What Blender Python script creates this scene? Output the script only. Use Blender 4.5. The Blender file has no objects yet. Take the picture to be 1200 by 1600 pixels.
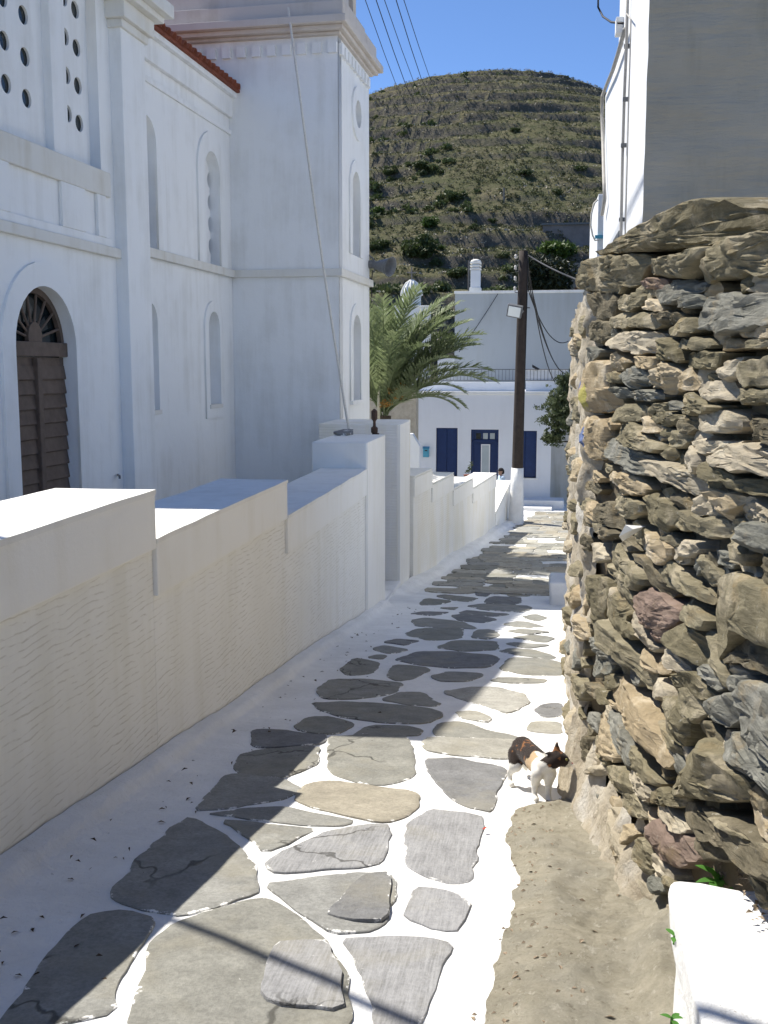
import bpy, bmesh, math, random
import numpy as np
from mathutils import Vector, Matrix, Quaternion, noise as mnoise
from math import sin, cos, tan, pi, radians, sqrt, atan2, exp

random.seed(7)
scene = bpy.context.scene
COL = scene.collection
R = random.Random(11)

# ------------------------------------------------------------------ camera
EYE = Vector((0.0, 0.0, 1.6))
YAW, PITCH, FPX = radians(8.2), radians(7.77), 1650.0
cam_data = bpy.data.cameras.new('camera')
cam_data.sensor_fit = 'VERTICAL'
cam_data.sensor_height = 24.0
cam_data.lens = 24.0 * FPX / 1600.0
cam_data.clip_start = 0.05
cam_data.clip_end = 5000.0
cam = bpy.data.objects.new('camera', cam_data)
COL.objects.link(cam)
cam.location = EYE
cam.rotation_euler = (radians(90) - PITCH, 0, YAW)
scene.camera = cam

# ------------------------------------------------------------------ sky, sun, exposure
SUN_A, SUN_B = 0.62, 0.34            # shadow length per metre of height: across (+X) and back (-Y)
SUN_DIR = Vector((-SUN_A, SUN_B, 1.0)).normalized()
elev = math.asin(SUN_DIR.z)
azim = atan2(SUN_DIR.x, SUN_DIR.y)
world = bpy.data.worlds.new('World')
scene.world = world
world.use_nodes = True
wt = world.node_tree
bgn = wt.nodes['Background']
sky = wt.nodes.new('ShaderNodeTexSky')
sky.sky_type = 'NISHITA'
sky.sun_disc = False
sky.sun_elevation = elev
sky.sun_rotation = azim
sky.altitude = 900.0
sky.air_density = 0.65
sky.dust_density = 0.0
sky.ozone_density = 7.0
wt.links.new(sky.outputs[0], bgn.inputs[0])
bgn.inputs[1].default_value = 0.086
sun = bpy.data.lights.new('sun', 'SUN')
sun.energy = 3.4
sun.angle = radians(0.5)
sun.color = (1.0, 0.945, 0.85)
sun_ob = bpy.data.objects.new('sun', sun)
COL.objects.link(sun_ob)
sun_ob.rotation_euler = (-SUN_DIR).to_track_quat('-Z', 'Y').to_euler()
sun_ob.location = (-30, 20, 60)
scene.view_settings.view_transform = 'Standard'
scene.view_settings.look = 'None'
scene.view_settings.gamma = 1.0
scene.view_settings.exposure = 1.2
scene.view_settings.use_curve_mapping = False
scene.render.engine = 'CYCLES'
scene.cycles.max_bounces = 12
scene.cycles.diffuse_bounces = 8

# ------------------------------------------------------------------ geometry helpers
_f = Vector((-sin(YAW) * cos(PITCH), cos(YAW) * cos(PITCH), -sin(PITCH)))
_r = Vector((cos(YAW), sin(YAW), 0))
_u = Vector((-sin(YAW) * sin(PITCH), cos(YAW) * sin(PITCH), cos(PITCH)))

def ray(px, py):
    return _f + _r * ((px - 600) / FPX) + _u * ((800 - py) / FPX)

def hit(px, py, p, n):               # point seen at (px, py) on the plane through p with normal n
    d = ray(px, py)
    return EYE + d * ((Vector(p) - EYE).dot(Vector(n)) / d.dot(Vector(n)))

def hX(px, py, X): return hit(px, py, (X, 0, 0), (1, 0, 0))
def hY(px, py, Y): return hit(px, py, (0, Y, 0), (0, 1, 0))
def hZ(px, py, Z): return hit(px, py, (0, 0, Z), (0, 0, 1))

def lane_prof(y):
    y = np.asarray(y, dtype=float)
    a = -.12 * y
    b = -1.92 - .12 * (y - 16) + .07 * (y - 16) ** 2 / 8
    c = -2.26 - .05 * (y - 20)
    d = -3.06 - .02 * (y - 36)
    return np.where(y < 16, a, np.where(y < 20, b, np.where(y < 36, c, d)))

def lz(y): return float(lane_prof(y))

def hL(px, py):                      # point on the lane
    d = ray(px, py); lo, hi = .5, 70
    for _ in range(50):
        m = (lo + hi) / 2
        p = EYE + d * m
        if p.z < lz(p.y): hi = m
        else: lo = m
    return EYE + d * lo

def hash2(ix, iy, seed):
    h = (ix.astype(np.int64) * 374761393 + iy.astype(np.int64) * 668265263 + seed * 974711) & 0xffffffff
    h = ((h ^ (h >> 13)) * 1274126177) & 0xffffffff
    h = h ^ (h >> 16)
    return (h & 0xffff) / 65535.0

def vnoise(x, y, seed=0):
    x = np.asarray(x, float); y = np.asarray(y, float)
    ix = np.floor(x).astype(np.int64); iy = np.floor(y).astype(np.int64)
    fx = x - ix; fy = y - iy
    fx = fx * fx * (3 - 2 * fx); fy = fy * fy * (3 - 2 * fy)
    a = hash2(ix, iy, seed); b = hash2(ix + 1, iy, seed)
    c = hash2(ix, iy + 1, seed); d = hash2(ix + 1, iy + 1, seed)
    return (a + (b - a) * fx + (c - a) * fy + (a - b - c + d) * fx * fy) * 2 - 1

def fbm(x, y, octv=4, seed=0):
    s = 0; amp = 1; f = 1
    for i in range(octv):
        s = s + amp * vnoise(np.asarray(x) * f, np.asarray(y) * f, seed + i * 17); amp *= .5; f *= 2.03
    return s

class MB:                            # collects shapes, links them as one mesh object
    def __init__(s): s.v = []; s.f = []
    def add(s, vs, fs):
        o = len(s.v); s.v += [tuple(v) for v in vs]; s.f += [tuple(i + o for i in f) for f in fs]; return s
    def box(s, p, q, U=None, V=None, O=None):
        (x0, y0, z0), (x1, y1, z1) = p, q
        vs = [(x0, y0, z0), (x1, y0, z0), (x1, y1, z0), (x0, y1, z0), (x0, y0, z1), (x1, y0, z1), (x1, y1, z1), (x0, y1, z1)]
        if U is not None: vs = [O + U * a + V * b + Vector((0, 0, c)) for a, b, c in vs]
        return s.add(vs, [(0, 3, 2, 1), (4, 5, 6, 7), (0, 1, 5, 4), (1, 2, 6, 5), (2, 3, 7, 6), (3, 0, 4, 7)])
    def prism(s, loop, d):           # loop of points extruded by vector d
        n = len(loop); d = Vector(d)
        vs = [Vector(p) for p in loop] + [Vector(p) + d for p in loop]
        fs = [tuple(range(n)), tuple(range(2 * n - 1, n - 1, -1))] + [((i + 1) % n, i, n + i, n + (i + 1) % n) for i in range(n)]
        return s.add(vs, fs)
    def tube(s, path, r, n=8, cap=True):
        path = [Vector(p) for p in path]; m = len(path)
        rs = r if isinstance(r, (list, tuple)) else [r] * m
        vs = []; fs = []
        ref = None
        for i, p in enumerate(path):
            t = (path[min(i + 1, m - 1)] - path[max(i - 1, 0)]).normalized()
            if ref is None:
                ref = t.orthogonal().normalized()
            ref = (ref - t * ref.dot(t))
            ref = ref.normalized() if ref.length > 1e-6 else t.orthogonal().normalized()
            b = t.cross(ref)
            for k in range(n):
                a = 2 * pi * k / n
                vs.append(p + (ref * cos(a) + b * sin(a)) * rs[i])
        for i in range(m - 1):
            for k in range(n):
                fs.append((i * n + k, i * n + (k + 1) % n, (i + 1) * n + (k + 1) % n, (i + 1) * n + k))
        if cap:
            fs.append(tuple(range(n - 1, -1, -1))); fs.append(tuple((m - 1) * n + k for k in range(n)))
        return s.add(vs, fs)
    def lathe(s, prof, c, n=20, axis='Z'):   # prof: (radius, height) pairs
        c = Vector(c); vs = []; fs = []
        for r, h in prof:
            for k in range(n):
                a = 2 * pi * k / n
                vs.append(c + (Vector((r * cos(a), r * sin(a), h)) if axis == 'Z' else Vector((h, r * cos(a), r * sin(a)))))
        for i in range(len(prof) - 1):
            for k in range(n):
                fs.append((i * n + k, i * n + (k + 1) % n, (i + 1) * n + (k + 1) % n, (i + 1) * n + k))
        fs.append(tuple(range(n - 1, -1, -1))); fs.append(tuple((len(prof) - 1) * n + k for k in range(n)))
        return s.add(vs, fs)
    def build(s, name, mat, parent=None, smooth=False, bevel=0, **kw):
        return mesh_obj(name, s.v, s.f, mat, parent, smooth, bevel, **kw)

def root_loc(o):
    while o.parent: o = o.parent
    return o.location

def link(ob, parent):
    COL.objects.link(ob)
    if parent is not None:
        ob.parent = parent
        if parent.parent is None: ob.location = -parent.location
    return ob

def mesh_obj(name, vs, fs, mat, parent=None, smooth=False, bevel=0, fix=True, base=None):
    me = bpy.data.meshes.new(name)
    if base is not None:
        base = Vector(base); vs = [Vector(v) - base for v in vs]
    me.from_pydata([tuple(v) for v in vs], [], fs)
    if fix or bevel:
        bm = bmesh.new(); bm.from_mesh(me)
        bmesh.ops.recalc_face_normals(bm, faces=bm.faces)
        if bevel:
            es = [e for e in bm.edges if len(e.link_faces) == 2 and e.calc_face_angle(0) > .6]
            bmesh.ops.bevel(bm, geom=es, offset=bevel, segments=2, affect='EDGES', profile=.5)
        bm.to_mesh(me); bm.free()
    if smooth: me.shade_smooth()
    if mat: me.materials.append(mat)
    ob = bpy.data.objects.new(name, me)
    link(ob, parent)
    if base is not None: ob.location = base
    return ob

def tag(o, label=None, cat=None, group=None, kind=None):
    if label: o['label'] = label
    if cat: o['category'] = cat
    if group: o['group'] = group
    if kind: o['kind'] = kind
    return o

def thing(name, label, cat, loc, group=None):
    o = bpy.data.objects.new(name, None)
    o.empty_display_size = .1
    COL.objects.link(o); o.location = loc
    return tag(o, label, cat, group)

def copy_tree(o, dloc=(0, 0, 0), parent=None):
    c = o.copy(); COL.objects.link(c)
    if parent is None: c.location = o.location + Vector(dloc)
    else: c.parent = parent
    for ch in o.children: copy_tree(ch, parent=c)
    return c

def plate(name, outer, holes, t, O, U, mat, parent=None, smooth=False):
    """flat plate with holes: loops in (u, z); front face on the plane, body t behind it; normal = U x Z"""
    cu = bpy.data.curves.new(name, 'CURVE'); cu.dimensions = '2D'; cu.fill_mode = 'BOTH'; cu.extrude = t / 2
    for lp in [outer] + list(holes):
        sp = cu.splines.new('POLY'); sp.points.add(len(lp) - 1); sp.use_cyclic_u = True
        for q, (a, b) in zip(sp.points, lp): q.co = (a, b, 0, 1)
    tmp = bpy.data.objects.new('tmp', cu); COL.objects.link(tmp)
    bpy.context.view_layer.update()
    me = bpy.data.meshes.new_from_object(tmp.evaluated_get(bpy.context.evaluated_depsgraph_get()))
    bpy.data.objects.remove(tmp); bpy.data.curves.remove(cu)
    Z = Vector((0, 0, 1)); N = U.cross(Z)
    for v in me.vertices:
        v.co = O + U * v.co.x + Z * v.co.y + N * (v.co.z - t / 2)
    me.name = name; me.materials.clear(); me.materials.append(mat)
    ob = bpy.data.objects.new(name, me)
    return link(ob, parent)

def arch(u0, u1, z0, z1, n=16):      # round headed opening, counter-clockwise
    r = (u1 - u0) / 2; c = (u0 + u1) / 2; zs = z1 - r
    return [(u0, z0), (u1, z0)] + [(c + r * cos(pi * k / n), zs + r * sin(pi * k / n)) for k in range(n + 1)]

def rect(u0, u1, z0, z1): return [(u0, z0), (u1, z0), (u1, z1), (u0, z1)]
def disc(u, z, ru, rz=None, n=20):
    rz = rz or ru
    return [(u + ru * cos(2 * pi * k / n), z + rz * sin(2 * pi * k / n)) for k in range(n)]

# ------------------------------------------------------------------ materials
class NT:
    def __init__(s, name):
        s.m = bpy.data.materials.new(name); s.m.use_nodes = True
        s.t = s.m.node_tree; s.b = s.t.nodes['Principled BSDF']
        s.b.inputs['Specular IOR Level'].default_value = .25
        s.tc = s.t.nodes.new('ShaderNodeTexCoord')
        s.geo = None
    def n(s, kind, **kw):
        nd = s.t.nodes.new('ShaderNode' + kind)
        for k, v in kw.items(): setattr(nd, k, v)
        return nd
    def l(s, a, b): s.t.links.new(a, b)
    def pos(s):
        if s.geo is None: s.geo = s.n('NewGeometry')
        return s.geo.outputs['Position']
    def scale(s, vec, sc):
        mp = s.n('Mapping'); s.l(vec, mp.inputs[0]); mp.inputs['Scale'].default_value = sc; return mp.outputs[0]
    def noise(s, scale=5, detail=5, rough=.55, vec=None, dist=0):
        nd = s.n('TexNoise'); s.l(vec if vec is not None else s.pos(), nd.inputs['Vector'])
        nd.inputs['Scale'].default_value = scale; nd.inputs['Detail'].default_value = detail
        nd.inputs['Roughness'].default_value = rough; nd.inputs['Distortion'].default_value = dist
        return nd.outputs['Fac']
    def wave(s, scale, dist=2, det=3, dscale=1, vec=None, direction='Z'):
        nd = s.n('TexWave', bands_direction=direction); s.l(vec if vec is not None else s.pos(), nd.inputs['Vector'])
        nd.inputs['Scale'].default_value = scale; nd.inputs['Distortion'].default_value = dist
        nd.inputs['Detail'].default_value = det; nd.inputs['Detail Scale'].default_value = dscale
        return nd.outputs['Fac']
    def vor(s, scale, vec=None, feature='F1', out='Distance'):
        nd = s.n('TexVoronoi', feature=feature); s.l(vec if vec is not None else s.pos(), nd.inputs['Vector'])
        nd.inputs['Scale'].default_value = scale
        return nd.outputs[out]
    def ramp(s, fac, stops):
        nd = s.n('ValToRGB'); s.l(fac, nd.inputs[0]); e = nd.color_ramp.elements
        while len(e) < len(stops): e.new(.5)
        for el, (p, c) in zip(e, stops):
            el.position = p; el.color = (c, c, c, 1) if not isinstance(c, tuple) else (*c, 1)
        return nd.outputs[0]
    def mix(s, fac, a, b, mode='MIX'):
        nd = s.n('Mix', data_type='RGBA', blend_type=mode)
        for sock, v in ((nd.inputs[0], fac), (nd.inputs[6], a), (nd.inputs[7], b)):
            if isinstance(v, (int, float)): sock.default_value = v
            elif isinstance(v, tuple): sock.default_value = (*v, 1)
            else: s.l(v, sock)
        return nd.outputs[2]
    def math(s, op, a, b=0.0):
        nd = s.n('Math', operation=op)
        for sock, v in ((nd.inputs[0], a), (nd.inputs[1], b)):
            if isinstance(v, (int, float)): sock.default_value = v
            else: s.l(v, sock)
        return nd.outputs[0]
    def rnd(s):
        return s.n('ObjectInfo').outputs['Random']
    def attr(s, name):
        nd = s.n('Attribute'); nd.attribute_name = name; return nd.outputs['Fac']
    def bump(s, h, strength=.5, dist=.01, prev=None):
        nd = s.n('Bump'); nd.inputs['Strength'].default_value = strength; nd.inputs['Distance'].default_value = dist
        s.l(h, nd.inputs['Height'])
        if prev is not None: s.l(prev, nd.inputs['Normal'])
        return nd.outputs[0]
    def done(s, col=None, rough=.85, normal=None, spec=None, metal=None):
        if col is not None:
            if isinstance(col, tuple): s.b.inputs['Base Color'].default_value = (*col, 1)
            else: s.l(col, s.b.inputs['Base Color'])
        if isinstance(rough, (int, float)): s.b.inputs['Roughness'].default_value = rough
        else: s.l(rough, s.b.inputs['Roughness'])
        if normal is not None: s.l(normal, s.b.inputs['Normal'])
        if spec is not None: s.b.inputs['Specular IOR Level'].default_value = spec
        if metal is not None: s.b.inputs['Metallic'].default_value = metal
        return s.m

def plaster(name, col, stain=(.6, .58, .52), amount=.5, bump=.35, bscale=40, big=1.2):
    t = NT(name)
    k = t.noise(big, 6, .62)
    streak = t.noise(1.0, 5, .6, t.scale(t.pos(), (5, 5, .5)))
    f = t.ramp(t.math('MULTIPLY', k, streak), [(.22, 0.0), (.48, 1.0)])
    dirt = tuple(c * d for c, d in zip(col, stain))
    c = t.mix(t.math('MULTIPLY', f, amount), col, dirt)
    spots = t.ramp(t.noise(23, 3, .7), [(.68, 0), (.78, 1.0)])
    c = t.mix(t.math('MULTIPLY', spots, .18), c, tuple(v * .6 for v in col))
    b = t.bump(t.noise(bscale, 6, .7), bump, .006)
    b = t.bump(t.noise(3.1, 3, .5), .35, .03, b)
    return t.done(c, .92, b, .1)

MT = {}
MT['church'] = plaster('church_plaster', (.80, .81, .81), (.80, .79, .76), .85, .4, 26)
MT['church_trim'] = plaster('church_trim', (.70, .69, .65), (.80, .76, .68), .8, .3, 45)
MT['marble'] = plaster('belfry_stone', (.58, .53, .48), (.72, .68, .62), .9, .4, 18)
MT['wall'] = plaster('wall_plaster', (.84, .83, .795), (.88, .86, .80), .7, .35, 50)
MT['wall_top'] = plaster('wall_coping', (.80, .79, .75), (.74, .72, .68), .55, .5, 35)
MT['house'] = plaster('house_limewash', (.70, .72, .745), (.88, .87, .86), .6, .3, 30)
MT['house_warm'] = plaster('house_render', (.80, .79, .75), (.80, .77, .70), .6, .3, 30)
MT['upper_house'] = plaster('upper_house_render', (.43, .45, .45), (.86, .84, .80), .8, .35, 18, .6)
def ribbed():
    t = NT('combed_render')
    w = t.wave(8.6, 6.5, 4, .8, t.scale(t.pos(), (.5, .5, 1.0)))
    groove = t.ramp(w, [(.02, 1.0), (.18, 0.0)])
    patch = t.ramp(t.noise(1.5, 4, .6), [(.36, .25), (.58, 1.0)])
    brk = t.ramp(t.noise(6.5, 3, .6, t.scale(t.pos(), (1, 1, 6))), [(.42, 0), (.55, 1.0)])
    d = t.math('MULTIPLY', groove, t.math('MULTIPLY', patch, brk))
    base = t.mix(t.ramp(t.noise(.8, 5, .6), [(.35, 0), (.65, 1)]), (.84, .83, .795), (.80, .785, .73))
    low = t.ramp(t.noise(1.0, 5, .6, t.scale(t.pos(), (4, 4, .5))), [(.5, 0), (.7, .5)])
    base = t.mix(low, base, (.72, .70, .62))
    c = t.mix(t.math('MULTIPLY', d, .6), base, (.50, .47, .40))
    b = t.bump(w, .13, .008)
    b = t.bump(t.noise(55, 5, .7), .3, .005, b)
    b = t.bump(t.noise(3, 3), .3, .03, b)
    return t.done(c, .93, b, .1)
MT['ribbed'] = ribbed()
def ribbed_plain():
    t = NT('combed_render_far')
    w = t.wave(7.2, 4.5, 3, .9, t.scale(t.pos(), (.35, .35, 1.0)))
    c = t.mix(t.ramp(t.noise(1.0, 5, .6, t.scale(t.pos(), (2, 2, .6))), [(.42, 0), (.68, 1)]), (.82, .81, .78), (.76, .73, .64))
    b = t.bump(w, .3, .01)
    return t.done(c, .93, b, .1)
MT['ribbed_far'] = ribbed_plain()
def whitewash():
    t = NT('whitewash')
    c = t.mix(t.ramp(t.noise(2.2, 7, .68), [(.36, 0), (.64, 1)]), (.86, .86, .85), (.75, .75, .74))
    flake = t.ramp(t.noise(15, 8, .76), [(.60, 0), (.67, 1)])
    flake = t.math('MULTIPLY', flake, t.ramp(t.noise(1.3, 4, .6), [(.44, .15), (.62, 1)]))
    c = t.mix(t.math('MULTIPLY', flake, .45), c, (.52, .50, .45))
    sp = t.ramp(t.noise(75, 3, .65), [(.68, 0), (.74, 1)])
    c = t.mix(t.math('MULTIPLY', sp, .5), c, (.30, .26, .22))
    br = t.noise(9, 5, .7, t.scale(t.pos(), (1, 4, 1)))
    b = t.bump(t.noise(7, 6, .7), .7, .03)
    b = t.bump(br, .5, .012, b)
    b = t.bump(t.noise(48, 8, .78), .8, .009, b)
    return t.done(c, .9, b, .1)
MT['whitewash'] = whitewash()
def slate(name, stops, smear=1.0, brush=0):
    t = NT(name)
    base = t.ramp(t.rnd(), stops)
    v = t.noise(6, 8, .7)
    c = t.mix(t.ramp(v, [(.3, 0), (.7, 1)]), base, (.6, .6, .6), 'MULTIPLY')
    c = t.mix(t.ramp(t.noise(55, 5, .8), [(.38, .5), (.58, 0)]), c, (.5, .5, .5), 'MULTIPLY')
    warm = t.ramp(t.noise(2.6, 4, .6), [(.5, 0), (.68, 1)])
    c = t.mix(t.math('MULTIPLY', warm, .45), c, (.27, .25, .19))
    e = t.attr('edge')
    paint = t.ramp(t.math('ADD', e, t.math('MULTIPLY', t.math('SUBTRACT', t.noise(8, 8, .75), .38), 1.7)), [(.06, 1.0), (.13, 0.0)])
    c = t.mix(t.math('MULTIPLY', paint, smear), c, (.78, .77, .74))
    fl = t.ramp(t.noise(17, 8, .75), [(.66, 0), (.70, 1)])
    fl = t.math('MULTIPLY', fl, t.ramp(t.noise(1.7, 3), [(.5, 0), (.6, 1)]))
    c = t.mix(t.math('MULTIPLY', fl, .8), c, (.72, .70, .66))
    if brush:
        w = t.noise(2.5, 5, .7, t.scale(t.pos(), (44, 2.2, 5)))
        c = t.mix(t.ramp(w, [(.36, 0), (.66, brush)]), c, (.42, .42, .425))
    cr = t.vor(1.15, t.mix(.16, t.pos(), t.n('TexNoise').outputs['Color']), 'DISTANCE_TO_EDGE')
    crk = t.ramp(cr, [(.004, 1.0), (.012, 0.0)])
    crk = t.math('MULTIPLY', crk, t.ramp(t.noise(.9, 2, .5), [(.52, 0), (.56, 1)]))
    c = t.mix(t.math('MULTIPLY', crk, .7), c, (.04, .038, .032))
    b = t.bump(t.noise(9, 9, .74), .7, .016)
    b = t.bump(t.noise(60, 6, .75), .5, .004, b)
    b = t.bump(t.math('SUBTRACT', 1.0, crk), .6, .008, b)
    return t.done(c, .82, b, .25)
MT['slate'] = slate('paver_slate', [(0, (.27, .27, .24)), (.5, (.31, .305, .27)), (1, (.35, .35, .33))])
MT['slate_brush'] = slate('paver_brushed', [(0, (.30, .30, .30)), (1, (.34, .34, .345))], .8, .5)
MT['slate_dark'] = slate('paver_blue_grey', [(0, (.22, .225, .23)), (1, (.26, .26, .26))])
MT['marble_pale'] = slate('paver_pale_marble', [(0, (.44, .395, .31)), (1, (.40, .365, .29))], .8)
MT['marble_white'] = slate('paver_whitened', [(0, (.46, .45, .41)), (1, (.40, .385, .33))], 1.0)
MT['flag'] = slate('lane_flag', [(0, (.44, .425, .37)), (.3, (.50, .46, .37)), (.6, (.36, .36, .335)), (1, (.54, .52, .45))], .5)
def rockmat(name, stops, light=(.5, .45, .36), la=.5, dark=.5):
    t = NT(name)
    base = t.ramp(t.rnd(), stops)
    lam = t.noise(3.2, 8, .72, t.scale(t.pos(), (2.2, 2.2, 11)), .6)
    c = t.mix(t.ramp(lam, [(.30, 1), (.62, 0)]), base, (dark, dark, dark * .95), 'MULTIPLY')
    pal = t.ramp(t.noise(4.2, 7, .7), [(.52, 0), (.64, 1)])
    c = t.mix(t.math('MULTIPLY', pal, la), c, light)
    och = t.ramp(t.noise(7.3, 5, .6), [(.56, 0), (.72, .5)])
    c = t.mix(och, c, (.30, .22, .11))
    lich = t.ramp(t.noise(31, 5, .7), [(.62, 0), (.70, .55)])
    c = t.mix(lich, c, (.46, .44, .38))
    b = t.bump(lam, .9, .028)
    b = t.bump(t.noise(38, 7, .75), .7, .008, b)
    b = t.bump(t.vor(13), .35, .012, b)
    return t.done(c, .93, b, .15)
MT['olive'] = rockmat('schist_olive', [(0, (.20, .175, .11)), (.5, (.25, .22, .145)), (1, (.30, .265, .18))], (.46, .40, .29), .6)
MT['tan'] = rockmat('stone_tan', [(0, (.38, .30, .19)), (1, (.46, .38, .26))], (.60, .52, .39), .8, .7)
def painted(m):
    m = m.copy(); m.name = 'stone_with_paint_marks'; tr = m.node_tree; bs = tr.nodes['Principled BSDF']
    src = bs.inputs['Base Color'].links[0].from_socket
    g = tr.nodes.new('ShaderNodeNewGeometry')
    for (cen, sc, col) in PAINT:
        mp = tr.nodes.new('ShaderNodeVectorMath'); mp.operation = 'SUBTRACT'; tr.links.new(g.outputs['Position'], mp.inputs[0]); mp.inputs[1].default_value = cen
        m2 = tr.nodes.new('ShaderNodeVectorMath'); m2.operation = 'MULTIPLY'; tr.links.new(mp.outputs[0], m2.inputs[0]); m2.inputs[1].default_value = sc
        ln = tr.nodes.new('ShaderNodeVectorMath'); ln.operation = 'LENGTH'; tr.links.new(m2.outputs[0], ln.inputs[0])
        nz = tr.nodes.new('ShaderNodeTexNoise'); tr.links.new(g.outputs['Position'], nz.inputs['Vector']); nz.inputs['Scale'].default_value = 28
        ad = tr.nodes.new('ShaderNodeMath'); ad.operation = 'ADD'; tr.links.new(ln.outputs['Value'], ad.inputs[0]); tr.links.new(nz.outputs['Fac'], ad.inputs[1])
        rp = tr.nodes.new('ShaderNodeMapRange'); tr.links.new(ad.outputs[0], rp.inputs[0]); rp.inputs[1].default_value = 1.5; rp.inputs[2].default_value = 1.4; rp.inputs[4].default_value = .75
        mx = tr.nodes.new('ShaderNodeMix'); mx.data_type = 'RGBA'; tr.links.new(rp.outputs[0], mx.inputs[0]); tr.links.new(src, mx.inputs[6]); mx.inputs[7].default_value = (*col, 1)
        src = mx.outputs[2]
    tr.links.new(src, bs.inputs['Base Color']); return m
MT['pale'] = rockmat('stone_mortar_coated', [(0, (.40, .35, .265)), (1, (.48, .42, .32))], (.58, .52, .40), .8, .75)
MT['blue'] = rockmat('schist_blue_grey', [(0, (.20, .20, .17)), (1, (.26, .255, .22))], (.44, .43, .38), .4)
MT['dark'] = rockmat('schist_dark', [(0, (.15, .13, .09)), (1, (.20, .175, .12))], (.36, .31, .22), .4)
MT['pink'] = rockmat('stone_reddish', [(0, (.25, .185, .15)), (1, (.28, .205, .165))], (.42, .36, .29), .2, .7)
def coarse_mortar():
    t = NT('old_mortar')
    c = t.mix(t.ramp(t.noise(5, 7, .7), [(.35, 0), (.65, 1)]), (.60, .54, .43), (.40, .34, .25))
    c = t.mix(t.ramp(t.noise(2.1, 4, .6), [(.52, 0), (.62, .8)]), c, (.66, .63, .57))
    c = t.mix(t.ramp(t.noise(24, 5, .7), [(.58, 0), (.68, .8)]), c, (.27, .22, .16))
    b = t.bump(t.noise(16, 8, .78), 1.0, .035)
    return t.done(c, .95, b, .1)
MT['mortar'] = coarse_mortar()
def core_earth():
    t = NT('wall_core_earth')
    c = t.mix(t.noise(12, 6, .7), (.17, .14, .095), (.26, .215, .15))
    return t.done(c, .97, t.bump(t.noise(30, 7, .8), 1.0, .03), .05)
MT['core'] = core_earth()
def ledge():
    t = NT('bare_rock')
    st = t.noise(5.5, 10, .76)
    c = t.mix(t.ramp(st, [(.36, 0), (.60, 1)]), (.34, .31, .235), (.52, .475, .37))
    c = t.mix(t.ramp(t.noise(2.3, 5, .6), [(.45, 0), (.65, .6)]), c, (.40, .38, .32))
    c = t.mix(t.ramp(t.noise(26, 7, .75, t.scale(t.pos(), (1, .6, 1))), [(.57, 0), (.66, .75)]), c, (.62, .585, .49))
    c = t.mix(t.ramp(t.noise(19, 6, .75), [(.60, 0), (.68, .75)]), c, (.22, .195, .145))
    cr = t.vor(4.5, t.scale(t.pos(), (1, .7, 1)), 'DISTANCE_TO_EDGE')
    b = t.bump(st, 1.0, .07)
    b = t.bump(t.vor(16, t.scale(t.pos(), (1, .55, 1))), .7, .02, b)
    b = t.bump(t.noise(40, 8, .8), 1.0, .018, b)
    return t.done(c, .93, b, .1)
MT['ledge'] = ledge()
def simple(name, col, rough=.6, var=.25, scale=12, bump=.2, bd=.004, metal=None, spec=.3):
    t = NT(name)
    c = t.mix(t.ramp(t.noise(scale, 5, .65), [(.3, 0), (.7, 1)]), col, tuple(v * (1 - var) for v in col))
    return t.done(c, rough, t.bump(t.noise(scale * 5, 4, .7), bump, bd), spec, metal)
MT['wood'] = simple('weathered_door_wood', (.16, .118, .092), .75, .35, 9)
MT['iron'] = simple('rusty_iron', (.10, .062, .045), .8, .5, 30)
MT['blue_paint'] = simple('navy_paint', (.011, .034, .12), .45, .25, 8)
MT['glass_dark'] = simple('dark_glass', (.016, .024, .026), .12, .3, 3, .05, .002, None, .5)
MT['glass_pale'] = simple('frosted_glass', (.42, .47, .48), .25, .15, 3, .05)
MT['tile'] = simple('roof_tile', (.27, .085, .05), .85, .45, 6, .4)
MT['rope'] = simple('rope_fibre', (.72, .68, .60), .9, .2, 30)
MT['pole'] = simple('creosoted_wood', (.052, .040, .034), .85, .4, 7, .5)
MT['cable'] = simple('black_cable', (.025, .025, .027), .6, .2, 9)
MT['pipe'] = simple('grey_conduit', (.42, .40, .36), .6, .25, 9)
MT['metal'] = simple('grey_metal', (.16, .165, .17), .5, .3, 9)
MT['horn'] = simple('horn_grey', (.17, .18, .19), .5, .3, 20)
MT['lamp_glass'] = simple('lamp_glass', (.75, .80, .82), .08, .1, 3, .02, .001, None, .7)
MT['mailbox'] = simple('turquoise_paint', (.09, .36, .50), .5, .2, 12)
MT['white_paint'] = simple('white_gloss', (.8, .8, .78), .6, .1, 12)
MT['porcelain'] = simple('insulator', (.55, .52, .48), .35, .2, 12)
MT['brick_far'] = simple('raw_brick', (.26, .15, .11), .9, .4, 3)
MT['concrete_far'] = simple('raw_concrete', (.24, .22, .20), .9, .3, 2)
MT['render_far'] = simple('far_grey_wall', (.24, .215, .21), .9, .3, 1)
MT['skin'] = simple('skin', (.42, .26, .19), .6, .1, 12)
MT['cap'] = simple('dark_cap', (.025, .023, .024), .8, .2, 12)
MT['shirt'] = simple('pale_blue_shirt', (.52, .66, .80), .85, .15, 9)
MT['trousers'] = simple('dark_trousers', (.05, .06, .08), .85, .2, 9)
MT['plaster_side'] = plaster('weathered_side_plaster', (.56, .545, .50), (.70, .66, .56), 1.0, .45, 25, .8)
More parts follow.
